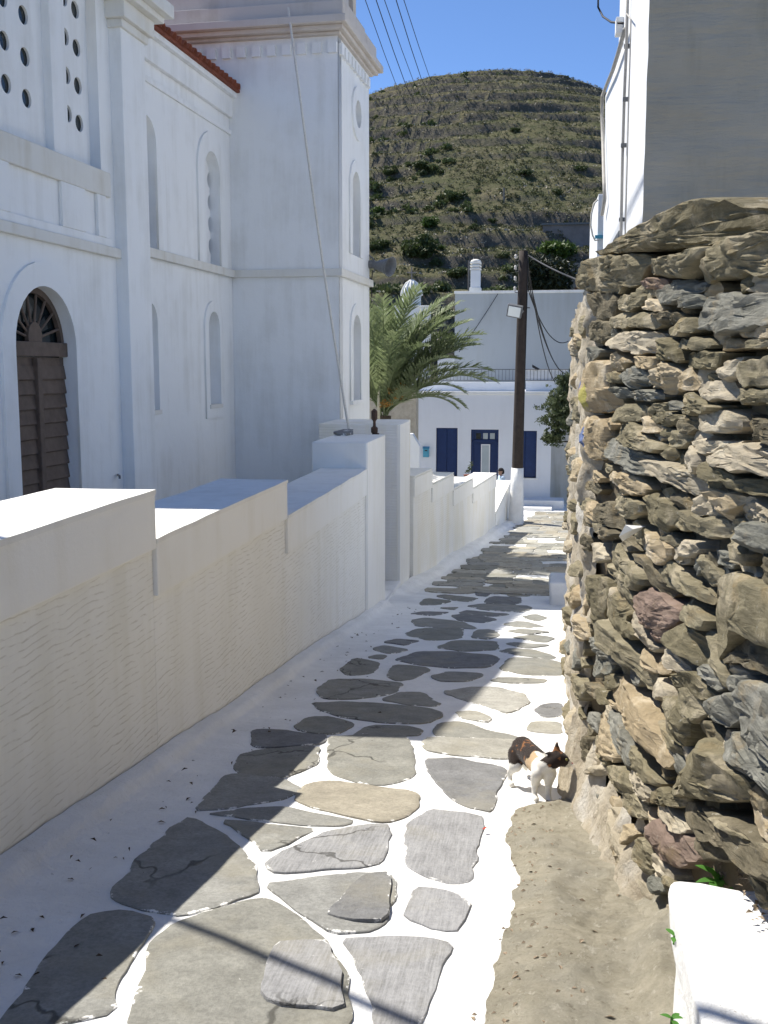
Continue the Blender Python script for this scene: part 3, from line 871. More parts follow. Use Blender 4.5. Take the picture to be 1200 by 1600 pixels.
# traced stones: letter = kind of rock, number = how far it stands out (cm)
STONES = {'A': (860, 280, 3.529, '''
o9:285,420 440,330 600,240 750,160 880,100 1000,95 1070,120 1130,160 1200,235 1200,310 1050,330 860,375 700,385 560,400 400,415
o8:150,600 190,540 240,460 330,420 420,415 540,405 600,455 540,520 500,580 370,630 230,615
o8:548,500 640,440 800,405 960,365 930,410 850,500 830,540 700,545 600,540
o9:835,515 900,430 1000,350 1100,320 1200,318 1200,545 1050,555 930,560 880,590
k4:523,575 560,548 640,545 665,575 640,610 560,615
b4:590,620 660,600 700,560 760,550 870,580 880,610 800,650 720,690 650,700 600,660
b5:740,660 860,640 890,680 840,720 760,700
d3:215,625 370,630 380,700 345,770 290,780 225,740
o3:360,700 400,640 500,620 540,650 520,700 460,730 400,720
t3:540,690 580,660 640,690 640,730 560,725
o4:345,780 430,735 600,740 625,790 600,815 440,820 355,810
d4:600,745 700,730 760,740 740,800 640,800
o4:625,810 740,770 850,760 880,830 760,870 640,840
b8:830,770 890,680 950,640 1050,630 1150,635 1200,660 1200,790 1100,840 1000,850 900,830 840,810
t5:1070,830 1130,800 1200,795 1200,875 1100,880
d3:205,820 270,780 350,790 355,870 300,910 230,890
p5:360,890 420,845 520,840 610,860 600,940 520,970 420,940 370,920
o6:615,880 700,890 730,920 750,1010 650,1000 595,980
o5:700,900 780,870 950,885 940,945 830,945 740,930
t5:945,900 1000,855 1100,885 1120,930 980,945
o5:1120,890 1200,880 1200,945 1130,935
o4:740,960 830,955 930,950 1000,960 990,1040 880,1045 760,1030
b4:195,990 240,925 300,930 290,985 220,1025
t4:350,960 400,950 475,1000 440,1050 360,1060
t4:475,1000 510,970 610,990 600,1050 520,1040
p7:960,1090 1000,1000 1100,960 1090,1010 1070,1090 1020,1110
o5:1085,1010 1200,970 1200,1140 1085,1140
b5:425,1060 500,1035 570,1075 575,1130 500,1150 430,1105
o5:330,1075 400,1060 425,1110 380,1130 335,1105
p5:575,1110 600,1040 640,1050 640,1140 590,1160
t5:640,1005 700,1020 760,1060 730,1120 700,1190 640,1190
t5:720,1140 780,1050 810,1040 850,1130 830,1170 730,1170
o3:865,1110 930,1075 960,1090 930,1120
p6:830,1150 900,1110 1020,1120 1080,1180 1050,1220 930,1220 850,1190
o4:1080,1150 1200,1150 1200,1225 1060,1230
y6:200,1060 250,1010 340,1005 345,1060 330,1130 390,1200 380,1270 300,1285 200,1280
b4:355,1150 440,1150 470,1200 430,1215 370,1180
b4:465,1190 540,1165 640,1185 630,1220 500,1225
o6:690,1185 760,1170 850,1200 930,1240 1000,1250 960,1290 760,1300 700,1260'''),
'B': (860, 600, 3.529, '''
o5:385,150 420,110 500,115 560,150 490,210 390,205
o5:565,130 640,100 690,105 690,150 620,165 570,180
b4:690,110 710,85 740,150 700,155
o5:570,180 690,150 770,180 740,235 640,220
t5:490,215 560,180 660,240 640,275 540,265
d5:740,190 860,180 880,240 800,280 750,240
p6:860,150 890,110 1000,140 1060,175 1060,260 960,270 880,240
d5:1060,180 1140,175 1200,220 1200,320 1120,290
y7:170,200 240,180 330,210 330,330 350,410 240,410 200,320
o6:325,230 420,205 500,220 600,310 660,350 640,385 520,350 400,310 330,290
o4:641,260 690,240 720,260 720,300 660,300
o5:685,265 760,250 810,290 760,360 720,350
b6:315,330 350,300 450,340 590,390 690,440 640,500 540,500 420,440 340,400
o4:640,390 700,330 720,400 690,430
p6:750,370 790,340 880,380 890,470 820,500 760,430
p6:795,330 870,290 1000,320 1070,320 1000,370 920,390 860,370
p7:920,410 1000,370 1080,320 1200,350 1200,460 1080,480 1000,450
o5:880,460 940,420 1040,480 1200,510 1200,600 1080,580 950,520
p7:590,430 640,425 740,450 860,510 920,560 880,640 800,620 720,540 620,500
p6:845,690 880,600 960,600 1000,660 980,730 890,740
t7:920,580 1000,590 1110,630 1070,700 1020,760 980,700
t6:345,500 400,475 520,520 580,560 560,610 470,620 410,560
b5:415,470 440,450 490,480 470,510 430,500
o6:340,610 400,570 460,620 540,650 540,720 450,750 390,700
o7:520,650 600,600 680,640 750,700 740,760 680,820 600,760 540,720
o4:640,580 700,570 760,640 740,690 680,650
d5:700,600 760,600 840,660 820,720 760,690
o4:720,740 780,730 830,790 780,820
o7:810,690 900,740 990,730 1020,800 1010,860 900,840 850,800
b6:1090,800 1140,750 1200,720 1200,900 1140,900 1100,860
d4:290,660 340,650 410,740 430,800 350,790 300,740
d5:270,810 330,780 400,830 370,860 290,850
t5:195,700 230,640 290,730 280,770 220,760
t6:500,850 540,810 640,860 700,900 700,960 620,990 540,920
d4:385,850 420,830 480,870 500,930 430,900
o6:310,870 370,860 470,960 560,1030 590,1100 530,1150 420,1070 340,940
d4:510,930 560,960 640,1050 690,1150 660,1180 580,1060
o7:625,1000 690,980 760,1030 850,1130 930,1160 910,1220 800,1150 700,1070
p5:740,900 760,860 830,860 845,920 800,970 740,970
o4:850,940 900,960 960,1040 960,1100 900,1110 860,1030
o5:1040,800 1080,830 1140,920 1140,1010 1060,970 1030,880
d5:1140,910 1200,900 1200,1110 1160,1080
d4:630,840 690,820 740,860 730,900 680,890
p4:230,890 270,870 320,960 290,990 240,960
o5:340,990 400,1020 470,1100 510,1180 480,1240 400,1150'''),
'C': (860, 900, 3.529, '''
o6:215,20 260,0 320,10 330,130 310,230 300,310 250,280 220,150
o6:335,130 380,85 470,150 490,200 450,230 510,330 480,350 420,310 350,210
k9:512,180 530,110 600,65 660,110 720,200 730,240 680,290 600,290 530,230
k4:570,300 640,290 690,300 670,350 620,380 580,340
p6:455,230 510,180 550,250 570,330 640,400 620,420 560,400 500,310
p6:640,410 690,370 760,450 810,530 770,540 690,480
t4:505,420 520,390 570,450 620,530 560,520 520,470
o6:720,160 800,130 880,190 920,240 900,300 820,270 740,200
o6:685,340 750,255 830,310 890,380 900,440 860,500 800,460 720,390
o7:320,300 350,240 420,310 500,430 590,560 600,660 540,600 440,480 360,400
o11:920,150 950,80 1000,0 1050,-30 1200,-30 1200,290 1130,300 1060,370 1000,440 980,470 930,330
d5:990,470 1060,380 1130,300 1200,300 1200,470 1150,490 1030,480
b5:860,490 920,480 990,620 960,650 910,620 870,540
o6:890,290 940,330 990,460 1050,590 1040,620 980,590 920,440
o6:660,580 700,560 820,530 860,560 920,640 930,680 890,700 800,640 760,650
p6:590,620 620,565 650,580 690,650 640,680 600,690
o7:610,690 700,660 780,700 830,800 820,880 770,930 700,850 640,780
o5:740,620 800,600 870,700 880,760 830,820 790,760
t8:355,630 420,540 480,640 560,760 640,880 700,990 720,1030 690,1070 600,1000 500,850 420,740
o4:300,590 350,545 400,560 390,600 350,640
b4:250,330 320,370 380,420 410,500 360,480 290,430
b4:260,440 300,400 360,480 350,540 280,550
b6:1060,540 1130,540 1140,600 1090,680 1050,640
b11:1080,680 1140,560 1200,480 1200,940 1140,900 1110,820
b6:870,740 920,680 1040,640 1080,700 1100,780 1040,830 930,800
b7:1000,920 1050,870 1110,860 1200,960 1200,1110 1130,1090 1060,1040
o13:680,1190 740,1050 840,950 940,900 1000,970 1060,1060 1130,1110 1150,1240 960,1240 800,1210
b5:320,760 360,740 470,900 510,1040 470,1050 400,940
o6:430,880 500,950 600,1090 630,1160 560,1140 480,1010
t5:260,800 300,740 330,830 400,990 380,1030 290,990
o6:320,1080 400,1040 470,1110 540,1200 550,1271 480,1271 400,1180
p6:470,1090 510,1060 570,1150 600,1230 560,1250
o5:600,1190 650,1175 750,1210 800,1250 740,1271 640,1260
p5:240,1080 290,1035 330,1050 310,1110
o5:640,790 700,880 750,960 740,1000 690,960
o4:105,550 150,540 220,610 210,690 130,660
t5:130,240 150,205 210,280 225,350 150,360'''),
'D': (800, 1200, 3.0, '''
d9:835,190 870,155 960,190 1100,250 1200,280 1200,380 1080,380 960,340 870,260
d5:860,290 900,290 980,330 1080,400 1060,440 950,420 870,380
o7:1000,220 1200,230 1200,290 1100,260
k6:680,250 740,230 830,330 870,440 780,470 700,380 660,310
o5:520,60 600,100 650,200 650,240 580,220 530,140
p6:580,20 620,10 690,110 670,170 620,110
p6:690,120 730,100 770,190 830,290 810,320 760,250 700,170
t7:535,290 570,260 610,300 590,360 550,350
o5:610,330 660,340 690,430 700,500 660,500 620,430
p5:690,410 720,400 770,500 760,560 720,500
b4:660,520 700,490 725,560 700,600 670,560
p6:415,180 480,200 530,300 580,430 670,620 600,700 560,640 480,440 430,280''')}
KIND = dict(o='olive', t='tan', p='pale', b='blue', d='dark', k='pink', y='tan_painted')
covered = []
for key, (ox, oy, sc, txt) in STONES.items():
    for ln in txt.strip().splitlines():
        head, body = ln.split(':')
        pts = []
        for a, b in trace(body, ox, oy, sc):
            u, z = wuv(a, b)
            if a >= 1199: u += .30
            pts.append((u, z))
        cap = key == 'A' and float(body.split()[0].split(',')[1]) < 605 and float(head[1:]) >= 8
        o = stone(pts, KIND[head[0]], float(head[1:]) / 100 * .55 + .004, back=.42 if cap else .16, grow=.985 if cap else 1.03, tilt=.30 if cap else None)
        covered.append(pts)
        if key == 'A' and body.startswith('285,420'): o['label'] = 'broad leaning capstone on top of the rubble wall'
        if body.startswith('512,180'): o['label'] = 'reddish round boulder'
        if body.startswith('680,1190'): o['label'] = 'big jutting grey slab low in the wall'
def inside(pt, poly):
    x, y = pt; c = False; n = len(poly)
    for i in range(n):
        x1, y1 = poly[i]; x2, y2 = poly[i - 1]
        if (y1 > y) != (y2 > y) and x < (x2 - x1) * (y - y1) / (y2 - y1) + x1: c = not c
    return c
# small stones packed in the gaps between the traced ones, and the rest of the wall out of the frame
def wall_base(u): return lz((WP + WS * u).y)
cnt = 0; tries = 0
small = []
while cnt < 125 and tries < 6000:
    tries += 1
    u = R.uniform(.02, 3.0); z = R.uniform(wall_base(u), 2.0)
    if any(inside((u, z), q) for q in covered): continue
    if any((u - a) ** 2 + ((z - b) * 2.2) ** 2 < .011 for a, b in small): continue
    small.append((u, z))
    a, h = R.uniform(.06, .16), R.uniform(.025, .055)
    pts = [(u + a * cos(t) * R.uniform(.75, 1.1), z + h * sin(t) * R.uniform(.75, 1.1)) for t in np.linspace(0, 6.28, 8)[:-1]]
    stone(pts, R.choices(['olive', 'tan', 'pale', 'blue', 'dark'], [.34, .16, .18, .1, .22])[0], R.uniform(.0, .012), back=.10)
    cnt += 1
for i in range(46):                                          # towards and behind the camera
    u = R.uniform(3.15, 5.6); z = R.uniform(wall_base(u) + .1, 2.1)
    a, h = R.uniform(.12, .25), R.uniform(.06, .11)
    pts = [(u + a * cos(t) * R.uniform(.8, 1.1), z + h * sin(t) * R.uniform(.8, 1.1)) for t in np.linspace(0, 6.28, 9)[:-1]]
    stone(pts, R.choices(['olive', 'tan', 'blue', 'dark'], [.5, .2, .1, .2])[0], R.uniform(.02, .05))
# core of earth and mortar behind the face stones
TOPZ = 2.02
def wall_grid(name, pts, z0f, z1f, nz, mat, amp, seed, parent=rock_wall):
    vs, fs = [], []
    n = len(pts)
    for i, (x, y, nx, ny) in enumerate(pts):
        for k in range(nz + 1):
            z = z0f(y) + (z1f(y) - z0f(y)) * k / nz
            d = amp * (mnoise.noise(Vector((x * 5 + seed, y * 5, z * 5))) + .6 * mnoise.noise(Vector((x * 13, y * 13, z * 13 + seed))) + .35 * mnoise.noise(Vector((x * 31, y * 31, z * 31))))
            vs.append((x + nx * d, y + ny * d, z))
    for i in range(n - 1):
        for k in range(nz):
            a = i * (nz + 1) + k
            fs.append((a, a + nz + 1, a + nz + 2, a + 1))
    return mesh_obj(name, vs, fs, mat, parent, smooth=True, fix=False)
core_pts = []
for u in np.arange(-.02, 6.2, .05):
    p = WP + WS * u - WN * .058; core_pts.append((p.x, p.y, WN.x, WN.y))
wall_grid('core', core_pts, lambda y: lz(y) - .3, lambda y: TOPZ - .1, 60, MT['core'], .035, 3)
# coarse lime mortar that still coats the corner and the side along the lane
corner = []
for t in np.arange(0, 1.0, .045):                          # from the broken face round the corner
    p = WP + WS * (.12 - t * .12 / 1.0 * 1.1) + WN * (-.05 + .055 * t); corner.append((p.x, p.y, WN.x, WN.y))
for y in np.arange(5.52, 9.6, .06):
    corner.append((.247 + .016 * (y - 5.5), y, -1, 0))
for q in np.arange(.05, .7, .06): corner.append((.31 + q, 9.6, 0, 1))
wall_grid('mortar_coat', corner, lambda y: lz(y) - .2, lambda y: TOPZ - .02 + .05 * mnoise.noise(Vector((y * 3, 0, 0))), 110, MT['mortar'], .045, 17)
MB().prism([(.36, 9.55, -1.6), (.36, 5.55, -1.6), (1.12, .2, -1.6), (1.8, .2, -1.6), (1.05, 5.5, -1.6), (.95, 9.55, -1.6)], (0, 0, 3.5)).build('fill', MT['core'], rock_wall)
# rough mortar skirt at the foot
sk = []
for u in np.arange(-.1, 1.62, .03):
    p = WP + WS * u + WN * .03; sk.append((p.x, p.y, WN.x, WN.y))
def skirt_mesh():
    vs, fs = [], []
    K = 16
    for i, (x, y, nx, ny) in enumerate(sk):
        hgt = (.52 - .22 * min(1, i / 30)) * min(1, (len(sk) - i) / 9) + .16 * min(1, (len(sk) - i) / 9) * mnoise.noise(Vector((i * .22, 4, 1)))
        for k in range(K + 1):
            t = k / K; z = lz(y) - .05 + hgt * t
            d = .075 * (1 - t) ** 1.5 - .05 * t ** 3 - .05 * max(0, i - len(sk) + 9) / 9 + .024 * mnoise.noise(Vector((x * 9, y * 9, z * 9))) + .014 * mnoise.noise(Vector((x * 24, y * 24, z * 24)))
            vs.append((x + nx * d, y + ny * d, z))
    for i in range(len(sk) - 1):
        for k in range(K):
            a = i * (K + 1) + k; fs.append((a, a + K + 1, a + K + 2, a + 1))
    return mesh_obj('mortar_skirt', vs, fs, MT['mortar'], rock_wall, smooth=True, fix=False)
skirt_mesh()
# stones that show through the mortar on the side along the lane
_keep = (WP, WS, WN)
WP, WS, WN = Vector((.247, 5.5, 0)), Vector((.016, 1, 0)).normalized(), Vector((-1, .016, 0)).normalized()
side = []
for i in range(900):
    u = R.uniform(.0, 4.0); z = R.uniform(lz(5.5 + u) + .02, 1.9)
    if len(side) >= 42: break
    if any(((u - a) / 2) ** 2 + (z - b) ** 2 < .020 for a, b in side): continue
    side.append((u, z)); a, h = R.uniform(.10, .22), R.uniform(.04, .085)
    pts = [(u + a * cos(t) * R.uniform(.75, 1.1), z + h * sin(t) * R.uniform(.75, 1.1)) for t in np.linspace(0, 6.28, 8)[:-1]]
    stone(pts, R.choices(['olive', 'tan', 'pale', 'blue'], [.35, .3, .25, .1])[0], R.uniform(.03, .055), back=.08)
WP, WS, WN = _keep
# white chip wedged in the wall
mesh_obj('white_chip', [WP + WS * u + Zv * z + WN * d for (u, z), d in ((wuv(994, 846), .055), (wuv(1011, 820), .085), (wuv(1013, 827), .06), (wuv(1010, 822), .0), (wuv(1002, 838), .09))],
         [(0, 4, 1), (0, 2, 4), (4, 2, 1), (0, 1, 3), (1, 2, 3), (0, 3, 2)], MT['white_paint'], rock_wall)

# ------------------------------------------------------------------ whitewashed block, plant, litter
def lump_box(name, x0, x1, y0, y1, z0, z1, mat, amp=.012, seg=26, parent=None):
    bm = bmesh.new()
    bmesh.ops.create_cube(bm, size=1)
    bmesh.ops.bevel(bm, geom=list(bm.edges), offset=.06, segments=4, affect='EDGES', profile=.5)
    bmesh.ops.subdivide_edges(bm, edges=[e for e in bm.edges if e.calc_length() > .3], cuts=12, use_grid_fill=True)
    for v in bm.verts:
        v.co = Vector((x0 + (v.co.x + .5) * (x1 - x0), y0 + (v.co.y + .5) * (y1 - y0), z0 + (v.co.z + .5) * (z1 - z0)))
        q = v.co
        v.co += Vector((mnoise.noise(q * 4), mnoise.noise(q * 4 + Vector((9, 0, 0))), mnoise.noise(q * 4 + Vector((0, 9, 0))))) * amp * 1.6 + Vector((mnoise.noise(q * 14), mnoise.noise(q * 14 + Vector((5, 0, 0))), mnoise.noise(q * 14 + Vector((0, 5, 0))))) * amp * .5
    me = bpy.data.meshes.new(name); bm.to_mesh(me); bm.free(); me.shade_smooth(); me.materials.append(mat)
    ob = bpy.data.objects.new(name, me); return link(ob, parent)
blk = thing('masonry_block', 'thick whitewashed masonry block in the bottom right corner beside the bare rock', 'block', (.7, 2.3, -.4))
lump_box('top_slab', .41, 1.25, 1.35, 3.05, -.06, .10, MT['whitewash'], .014, parent=blk)
lump_box('base', .415, 1.2, 1.4, 3.03, -.62, .0, MT['whitewash'], .018, parent=blk)
# ================================================================== GARDEN WALL (left, near)
TH = .60
gw = thing('garden_wall', 'cream stepped garden wall with combed render and square gate pier along the left of the lane', 'wall', (XW, 6, lz(6)))
steps = [(-5.5, .9, 1.46), (.9, 2.6, 1.20), (2.6, 5.72, .915), (5.72, 8.94, .635), (8.94, 13.32, .32)]
BAND = .34
m = MB(); outline = [(-5.5, -2.5)]
outline = [(-5.5, -2.6), (13.32, -2.6)] + [q for y0, y1, z in reversed(steps) for q in ((y1, z - .004), (y0, z - .004))]
for y0, y1, z in steps:
    MB().box((XW - TH, y0 + (.001 if y0 > -5 else 0), -2.7), (XW - .028, y1 - .004, z - .02)).build('wall_body', MT['ribbed'], gw)
for y0, y1, z in steps:
    bm_ = MB().box((XW - .03, y0 + .003, z - BAND), (XW, y1 - .002, z - .012))
    bm_.build('smooth_band', MT['wall'], gw, bevel=.006)
    # the band runs on a little below the next lower step and leaves a narrow slot there
    t = MB()
    segs = 14; L = y1 - y0
    vs, fs = [], []
    for i in range(segs + 1):
        for j, x in enumerate((XW + .006, XW - TH / 2, XW - TH)):
            yy = y0 + L * i / segs
            vs.append((x + .006 * mnoise.noise(Vector((yy * 3, j, z))), yy if 0 < i < segs else yy, z + .008 * mnoise.noise(Vector((yy * 1.7, j * 2, z * 3)))))
    for i in range(segs):
        for j in range(2): fs.append((i * 3 + j, i * 3 + 3 + j, i * 3 + 4 + j, i * 3 + 1 + j))
    n = len(vs); vs += [(a, b, c - .03) for a, b, c in vs]
    fs += [tuple(n + q for q in f[::-1]) for f in fs]
    loop = [i * 3 for i in range(segs + 1)] + [segs * 3 + 1, segs * 3 + 2] + [i * 3 + 2 for i in range(segs - 1, -1, -1)] + [1]
    fs += [(a, b, b + n, a + n) for a, b in zip(loop, loop[1:] + loop[:1])]
    mesh_obj('coping', vs, fs, MT['wall_top'], gw, smooth=False)
# pier beside the gate
PY0, PY1, PZ = 13.32, 15.0, .655
MB().box((XW - .72, PY0, -3), (XW - .004, PY1, PZ)).build('gate_pier', MT['wall'], gw, bevel=.012)
MB().box((XW - .02, PY0 + .012, -3), (XW + .006, PY1 - .16, PZ - .003)).build('pier_face', MT['wall'], gw, bevel=.004)
slate_o = MB().prism([hZ(a, b, PZ + .002) for a, b in ((521, 678), (536, 674), (552, 674), (552, 679), (541, 681), (527, 681))], (0, 0, .035)).build('roof_slate', MT['slate_dark'], bevel=.004)
tag(slate_o, 'flat grey slate lying on top of the near gate pier under the rope', 'slate')

# ---- gate between the piers
gate = thing('iron_gate', 'rusty brown iron gate leaf standing between the two white gate piers', 'gate', (XW - .42, 15.6, lz(15.6)))
gx = XW - .16
GZ0, GZ1 = lz(15.8) + .12, .55
MB().tube([(gx + .03, 15.06, GZ0), (gx + .03, 15.06, GZ1 + .12)], .03, 8).build('gate_post', MT['iron'], gate)
for zz_ in (GZ0 + .08, GZ1 - .12): MB().box((gx - .62, 15.04, zz_), (gx, 15.08, zz_ + .05)).build('gate_rail', MT['iron'], gate)
for i in range(4):
    xx = gx - .12 - i * .13
    MB().tube([(xx, 15.06, GZ0 + .13), (xx, 15.06, GZ1 - .12)], .011, 6).build('gate_bar', MT['iron'], gate)
fx = hX(586, 650, XW - .45)
MB().lathe([(.035, -.22), (.035, -.05), (.05, -.04), (.05, .03), (.022, .05), (.02, .12), (.045, .16), (.045, .27), (.01, .30)], (hY(585, 668, 15.1).x, 15.1, PZ + .06), 10).build('post_head', MT['iron'], gate)
# ---- second pier and the stepped wall beyond it
fwall = thing('garden_wall', 'pale stepped garden wall running down beyond the gate to the utility pole', 'wall', (-2, 19, lz(19)))
P2Y0, P2Y1, P2Z = 16.55, 18.2, hX(628, 668, XW).z
P2Z = hY(600, 663, 16.55).z
MB().box((XW - 1.3, P2Y0, -3.2), (XW - .02, P2Y1, P2Z)).build('gate_pier', MT['ribbed_far'], fwall, bevel=.012)
MB().box((XW - .03, P2Y0 + .02, -3.2), (XW + .01, P2Y1 - .4, P2Z - .004)).build('pier_face', MT['wall'], fwall, bevel=.006)
MB().box((XW - .62, 14.98, -3), (XW + .02, 16.6, lz(15.8) + .10)).build('threshold', MT['whitewash'], fwall, bevel=.02)
FN = Vector((fwd.y, -fwd.x, 0))               # out of the far wall, towards the lane
MER = [((648, 751), (676, 729)), ((676, 761), (709.5, 736)), ((709.5, 773), (740, 740)), ((740, 775.5), (776, 729)), ((773, 803), (799, 752))]
prev = None
for (a, b) in MER:
    p, q = hit(*a, FW0, FN), hit(*b, FW0, FN)
    t0, t1 = (p - FW0).dot(fwd), (q - FW0).dot(fwd)
    z = (p.z + q.z) / 2
    last = b == (799, 752)
    if prev is not None: t0 = prev
    prev = t1
    loop = [FW0 + fwd * t0 + Zv * (p.z if last else z), FW0 + fwd * t1 + Zv * (q.z if last else z)]
    A, B = loop
    base = [Vector((A.x, A.y, -3.6)), Vector((B.x, B.y, -3.6)), B, A]
    MB().prism([v - FN * .02 for v in base], -FN * .55).build('wall_body', MT['ribbed_far'], fwall, bevel=.008)
    MB().prism([A - Zv * .34 - FN * .021, B - Zv * .34 - FN * .021, B - Zv * .02 - FN * .021, A - Zv * .02 - FN * .021], FN * .021).build('smooth_band', MT['wall'], fwall)
    MB().prism([A + Zv * .001, B + Zv * .001, B - FN * .6 + Zv * .001, A - FN * .6 + Zv * .001], (0, 0, .025)).build('coping', MT['wall_top'], fwall, bevel=.006)
# steps that climb behind the last length of wall
st = thing('stone_steps', 'flight of white and grey stone steps behind the low end of the far garden wall', 'steps', (-1.6, 30, lz(30)))
for i in range(5):
    p = hit(773 - i * .4, 798 - i * 10.5, FW0 - FN * .1, FN)
    yy = 27.2 + i * .9
    zz = hY(785, 790 - i * 10, yy).z
    MB().box((far_x(yy) - 1.5, yy, -3.4), (far_x(yy) - .62, yy + .95, zz)).build('step', MT['marble_white'] if i % 2 else MT['slate_dark'], st, bevel=.015)

# ================================================================== CHURCH
PHI = radians(3.0)
CU = Vector((sin(PHI), cos(PHI), 0)); CW = Vector((cos(PHI), -sin(PHI), 0))     # along the nave, out to the lane
church = thing('church', 'large white church with arched windows, tiled roof edge and square bell tower', 'church', (-5.5, 14, -1.5))
Tc = hY(530, 500, 18.0); Tc.z = 0
def hF(px, py): return hit(px, py, Tc, CU)                      # tower front face
def hS(px, py): return hit(px, py, Tc, CW)                      # tower side face
Rc = hF(364, 500); Rc.z = 0
OA, OP = .20, .36                                               # how far the bay and the pilaster stand out
def hR(px, py, o=0.0): return hit(px, py, Rc + CW * o, CW)
def uz(p, O, U): return ((p - O).dot(U), p.z)
def R_(px, py, o=0.0): return uz(hR(px, py, o), Rc + CW * o, CU)
BASE = -2.4
CO = MT['church']; CT = MT['church_trim']
zs = 3.27                                                       # string course top, from the tower
# --- nave wall (recessed), with two windows above and two niches below
u_l = R_(237, 500)[0]
wtop = 5.82
up_r = (R_(318.5, 330)[0], R_(341.5, 330)[0]); up_z = (zs - .03, R_(330, 238)[1])
lo_r = (R_(325, 560)[0], R_(342, 560)[0]); lo_z = (R_(334, 632)[1], R_(333, 487)[1])
dup_u = R_(243.5, 330)[0] - up_r[1]
dlo_u = R_(245, 560)[0] - lo_r[1]
holes = [arch(up_r[0], up_r[1], *up_z), arch(up_r[0] + dup_u, up_r[1] + dup_u, *up_z), arch(lo_r[0], lo_r[1], *lo_z), arch(lo_r[0] + dlo_u, lo_r[1] + dlo_u, *lo_z)]
plate('nave_wall', rect(-4.6, -.005, BASE, 6.1), holes, .45, Rc, CU, CO, church)
def ring_plate(name, a, w, t, O, U, mat, parent, sill=False, zlow=0):
    u0, u1, z0, z1 = a
    outer = arch(u0 - w, u1 + w, z0 - zlow, z1 + w)
    if zlow: holes_ = [arch(u0, u1, z0, z1)]
    else:                                                       # open at the foot: build as one loop
        outer = [(u0 - w, z0)] + [(u0, z0)] + list(reversed(arch(u0, u1, z0, z1)[2:])) + [(u1, z0), (u1 + w, z0)] + arch(u0 - w, u1 + w, z0, z1 + w)[2:]
        holes_ = []
    N = U.cross(Zv)
    return plate(name, outer, holes_, t, O + N * t, U, mat, parent)
for du in (0, dup_u):
    ring_plate('window_trim', (up_r[0] + du, up_r[1] + du, zs + .0, up_z[1]), .30, .035, Rc, CU, CO, church)
    hs = []
    uc = (up_r[0] + up_r[1]) / 2 + du
    zz = [R_(322, y)[1] for y in (378, 343, 308, 272)]
    for i, z in enumerate(zz):
        hs.append(disc(up_r[0] + du + .70, z, .11, .125))
    pan = plate('window_panel', rect(up_r[0] + du - .02, up_r[1] + du + .02, *up_z), hs, .06, Rc - CW * .15, CU, CO, church)
    plate('pane', rect(up_r[0] + du - .02, up_r[1] + du + .02, *up_z), [], .02, Rc - CW * .20, CU, MT['glass_dark'], pan)
for du in (0, dlo_u):
    ring_plate('niche_trim', (lo_r[0] + du, lo_r[1] + du, *lo_z), .17, .03, Rc, CU, CO, church, zlow=.22)
    plate('niche_back', rect(lo_r[0] + du - .02, lo_r[1] + du + .02, lo_z[0] - .02, lo_z[1] + .02), [], .03, Rc - CW * .22, CU, CO, church)
    MB().box((lo_r[0] + du - .03, -.22, lo_z[0] - .06), (lo_r[1] + du + .03, .05, lo_z[0] + .002), CU, CW, Rc).build('niche_sill', CT, church)
# string course of the nave and the cornice mouldings under the eaves
MB().box((-4.6, .0, zs - .13), (.0, .075, zs), CU, CW, Rc).build('string_course', CT, church, bevel=.01)
MB().box((-4.6, .0, 5.52), (-.0, .04, 5.60), CU, CW, Rc).build('cornice_moulding', CO, church, bevel=.01)
MB().box((-4.6, .0, 5.80), (-.0, .07, 6.12), CU, CW, Rc).box((-4.6, .0, 6.12), (.0, .15, 6.20), CU, CW, Rc).build('eaves_cornice', CO, church, bevel=.01)
# roof with clay tiles
roof = MB().prism([Rc + CU * -9 + CW * .2 + Zv * 6.20, Rc + CU * -9 + CW * .2 + Zv * 6.24, Rc + CU * -9 - CW * 4 + Zv * 7.6, Rc + CU * -9 - CW * 4 + Zv * 6.2], CU * 9).build('roof', MT['tile'], church)
def tile_mesh(n=1, cover=True):
    vs, fs = [], []
    K = 8
    for a in range(2):
        for k in range(K + 1):
            t = pi * k / K
            for rr in (.085, .070):
                vs.append((cos(t) * rr * (1 - .12 * a), a * .42, sin(t) * rr * (1 - .1 * a)))
    q = 2 * (K + 1)
    for k in range(K):
        i = 2 * k
        fs += [(i, i + 2, q + i + 2, q + i), (i + 1, q + i + 1, q + i + 3, i + 3), (i, i + 1, i + 3, i + 2), (q + i, q + i + 2, q + i + 3, q + i + 1)]
    return vs, fs
tv, tf = tile_mesh()
tme = bpy.data.meshes.new('tile'); tme.from_pydata(tv, [], tf); tme.shade_smooth(); tme.materials.append(MT['tile'])
slope = atan2(1.36, 4.2)
nt = 22
for row in range(2):
    for i in range(nt):
        o = bpy.data.objects.new('tile', tme); COL.objects.link(o); o.parent = roof
        P = Rc + CU * (-4.35 + i * .198) + CW * (.24 - .36 * row) + Zv * (6.225 + .36 * row * tan(slope) + .012 * row)
        X = CU; Y = (-CW * cos(slope) + Zv * sin(slope)); Zx = X.cross(Y)
        if Zx.z < 0: X = -X; Zx = X.cross(Y)
        M3 = Matrix((X, Y, Zx)).transposed().to_4x4()
        o.matrix_basis = Matrix.Translation(P + Vector((0, 0, R.uniform(-.006, .006)))) @ M3 @ Matrix.Rotation(R.uniform(-.04, .04), 4, 'Z')
vs, fs = [], []
for row in range(2, 11):
    for i in range(nt):
        P = Rc + CU * (-4.35 + i * .198) + CW * (.24 - .36 * row) + Zv * (6.237 + .36 * row * tan(slope))
        Y = (-CW * cos(slope) + Zv * sin(slope)); Zx = CU.cross(Y); X = CU
        if Zx.z < 0: X = -X; Zx = -Zx
        o_ = len(vs)
        vs += [P + X * a + Y * b + Zx * c for a, b, c in tv]; fs += [tuple(q + o_ for q in f) for f in tf]
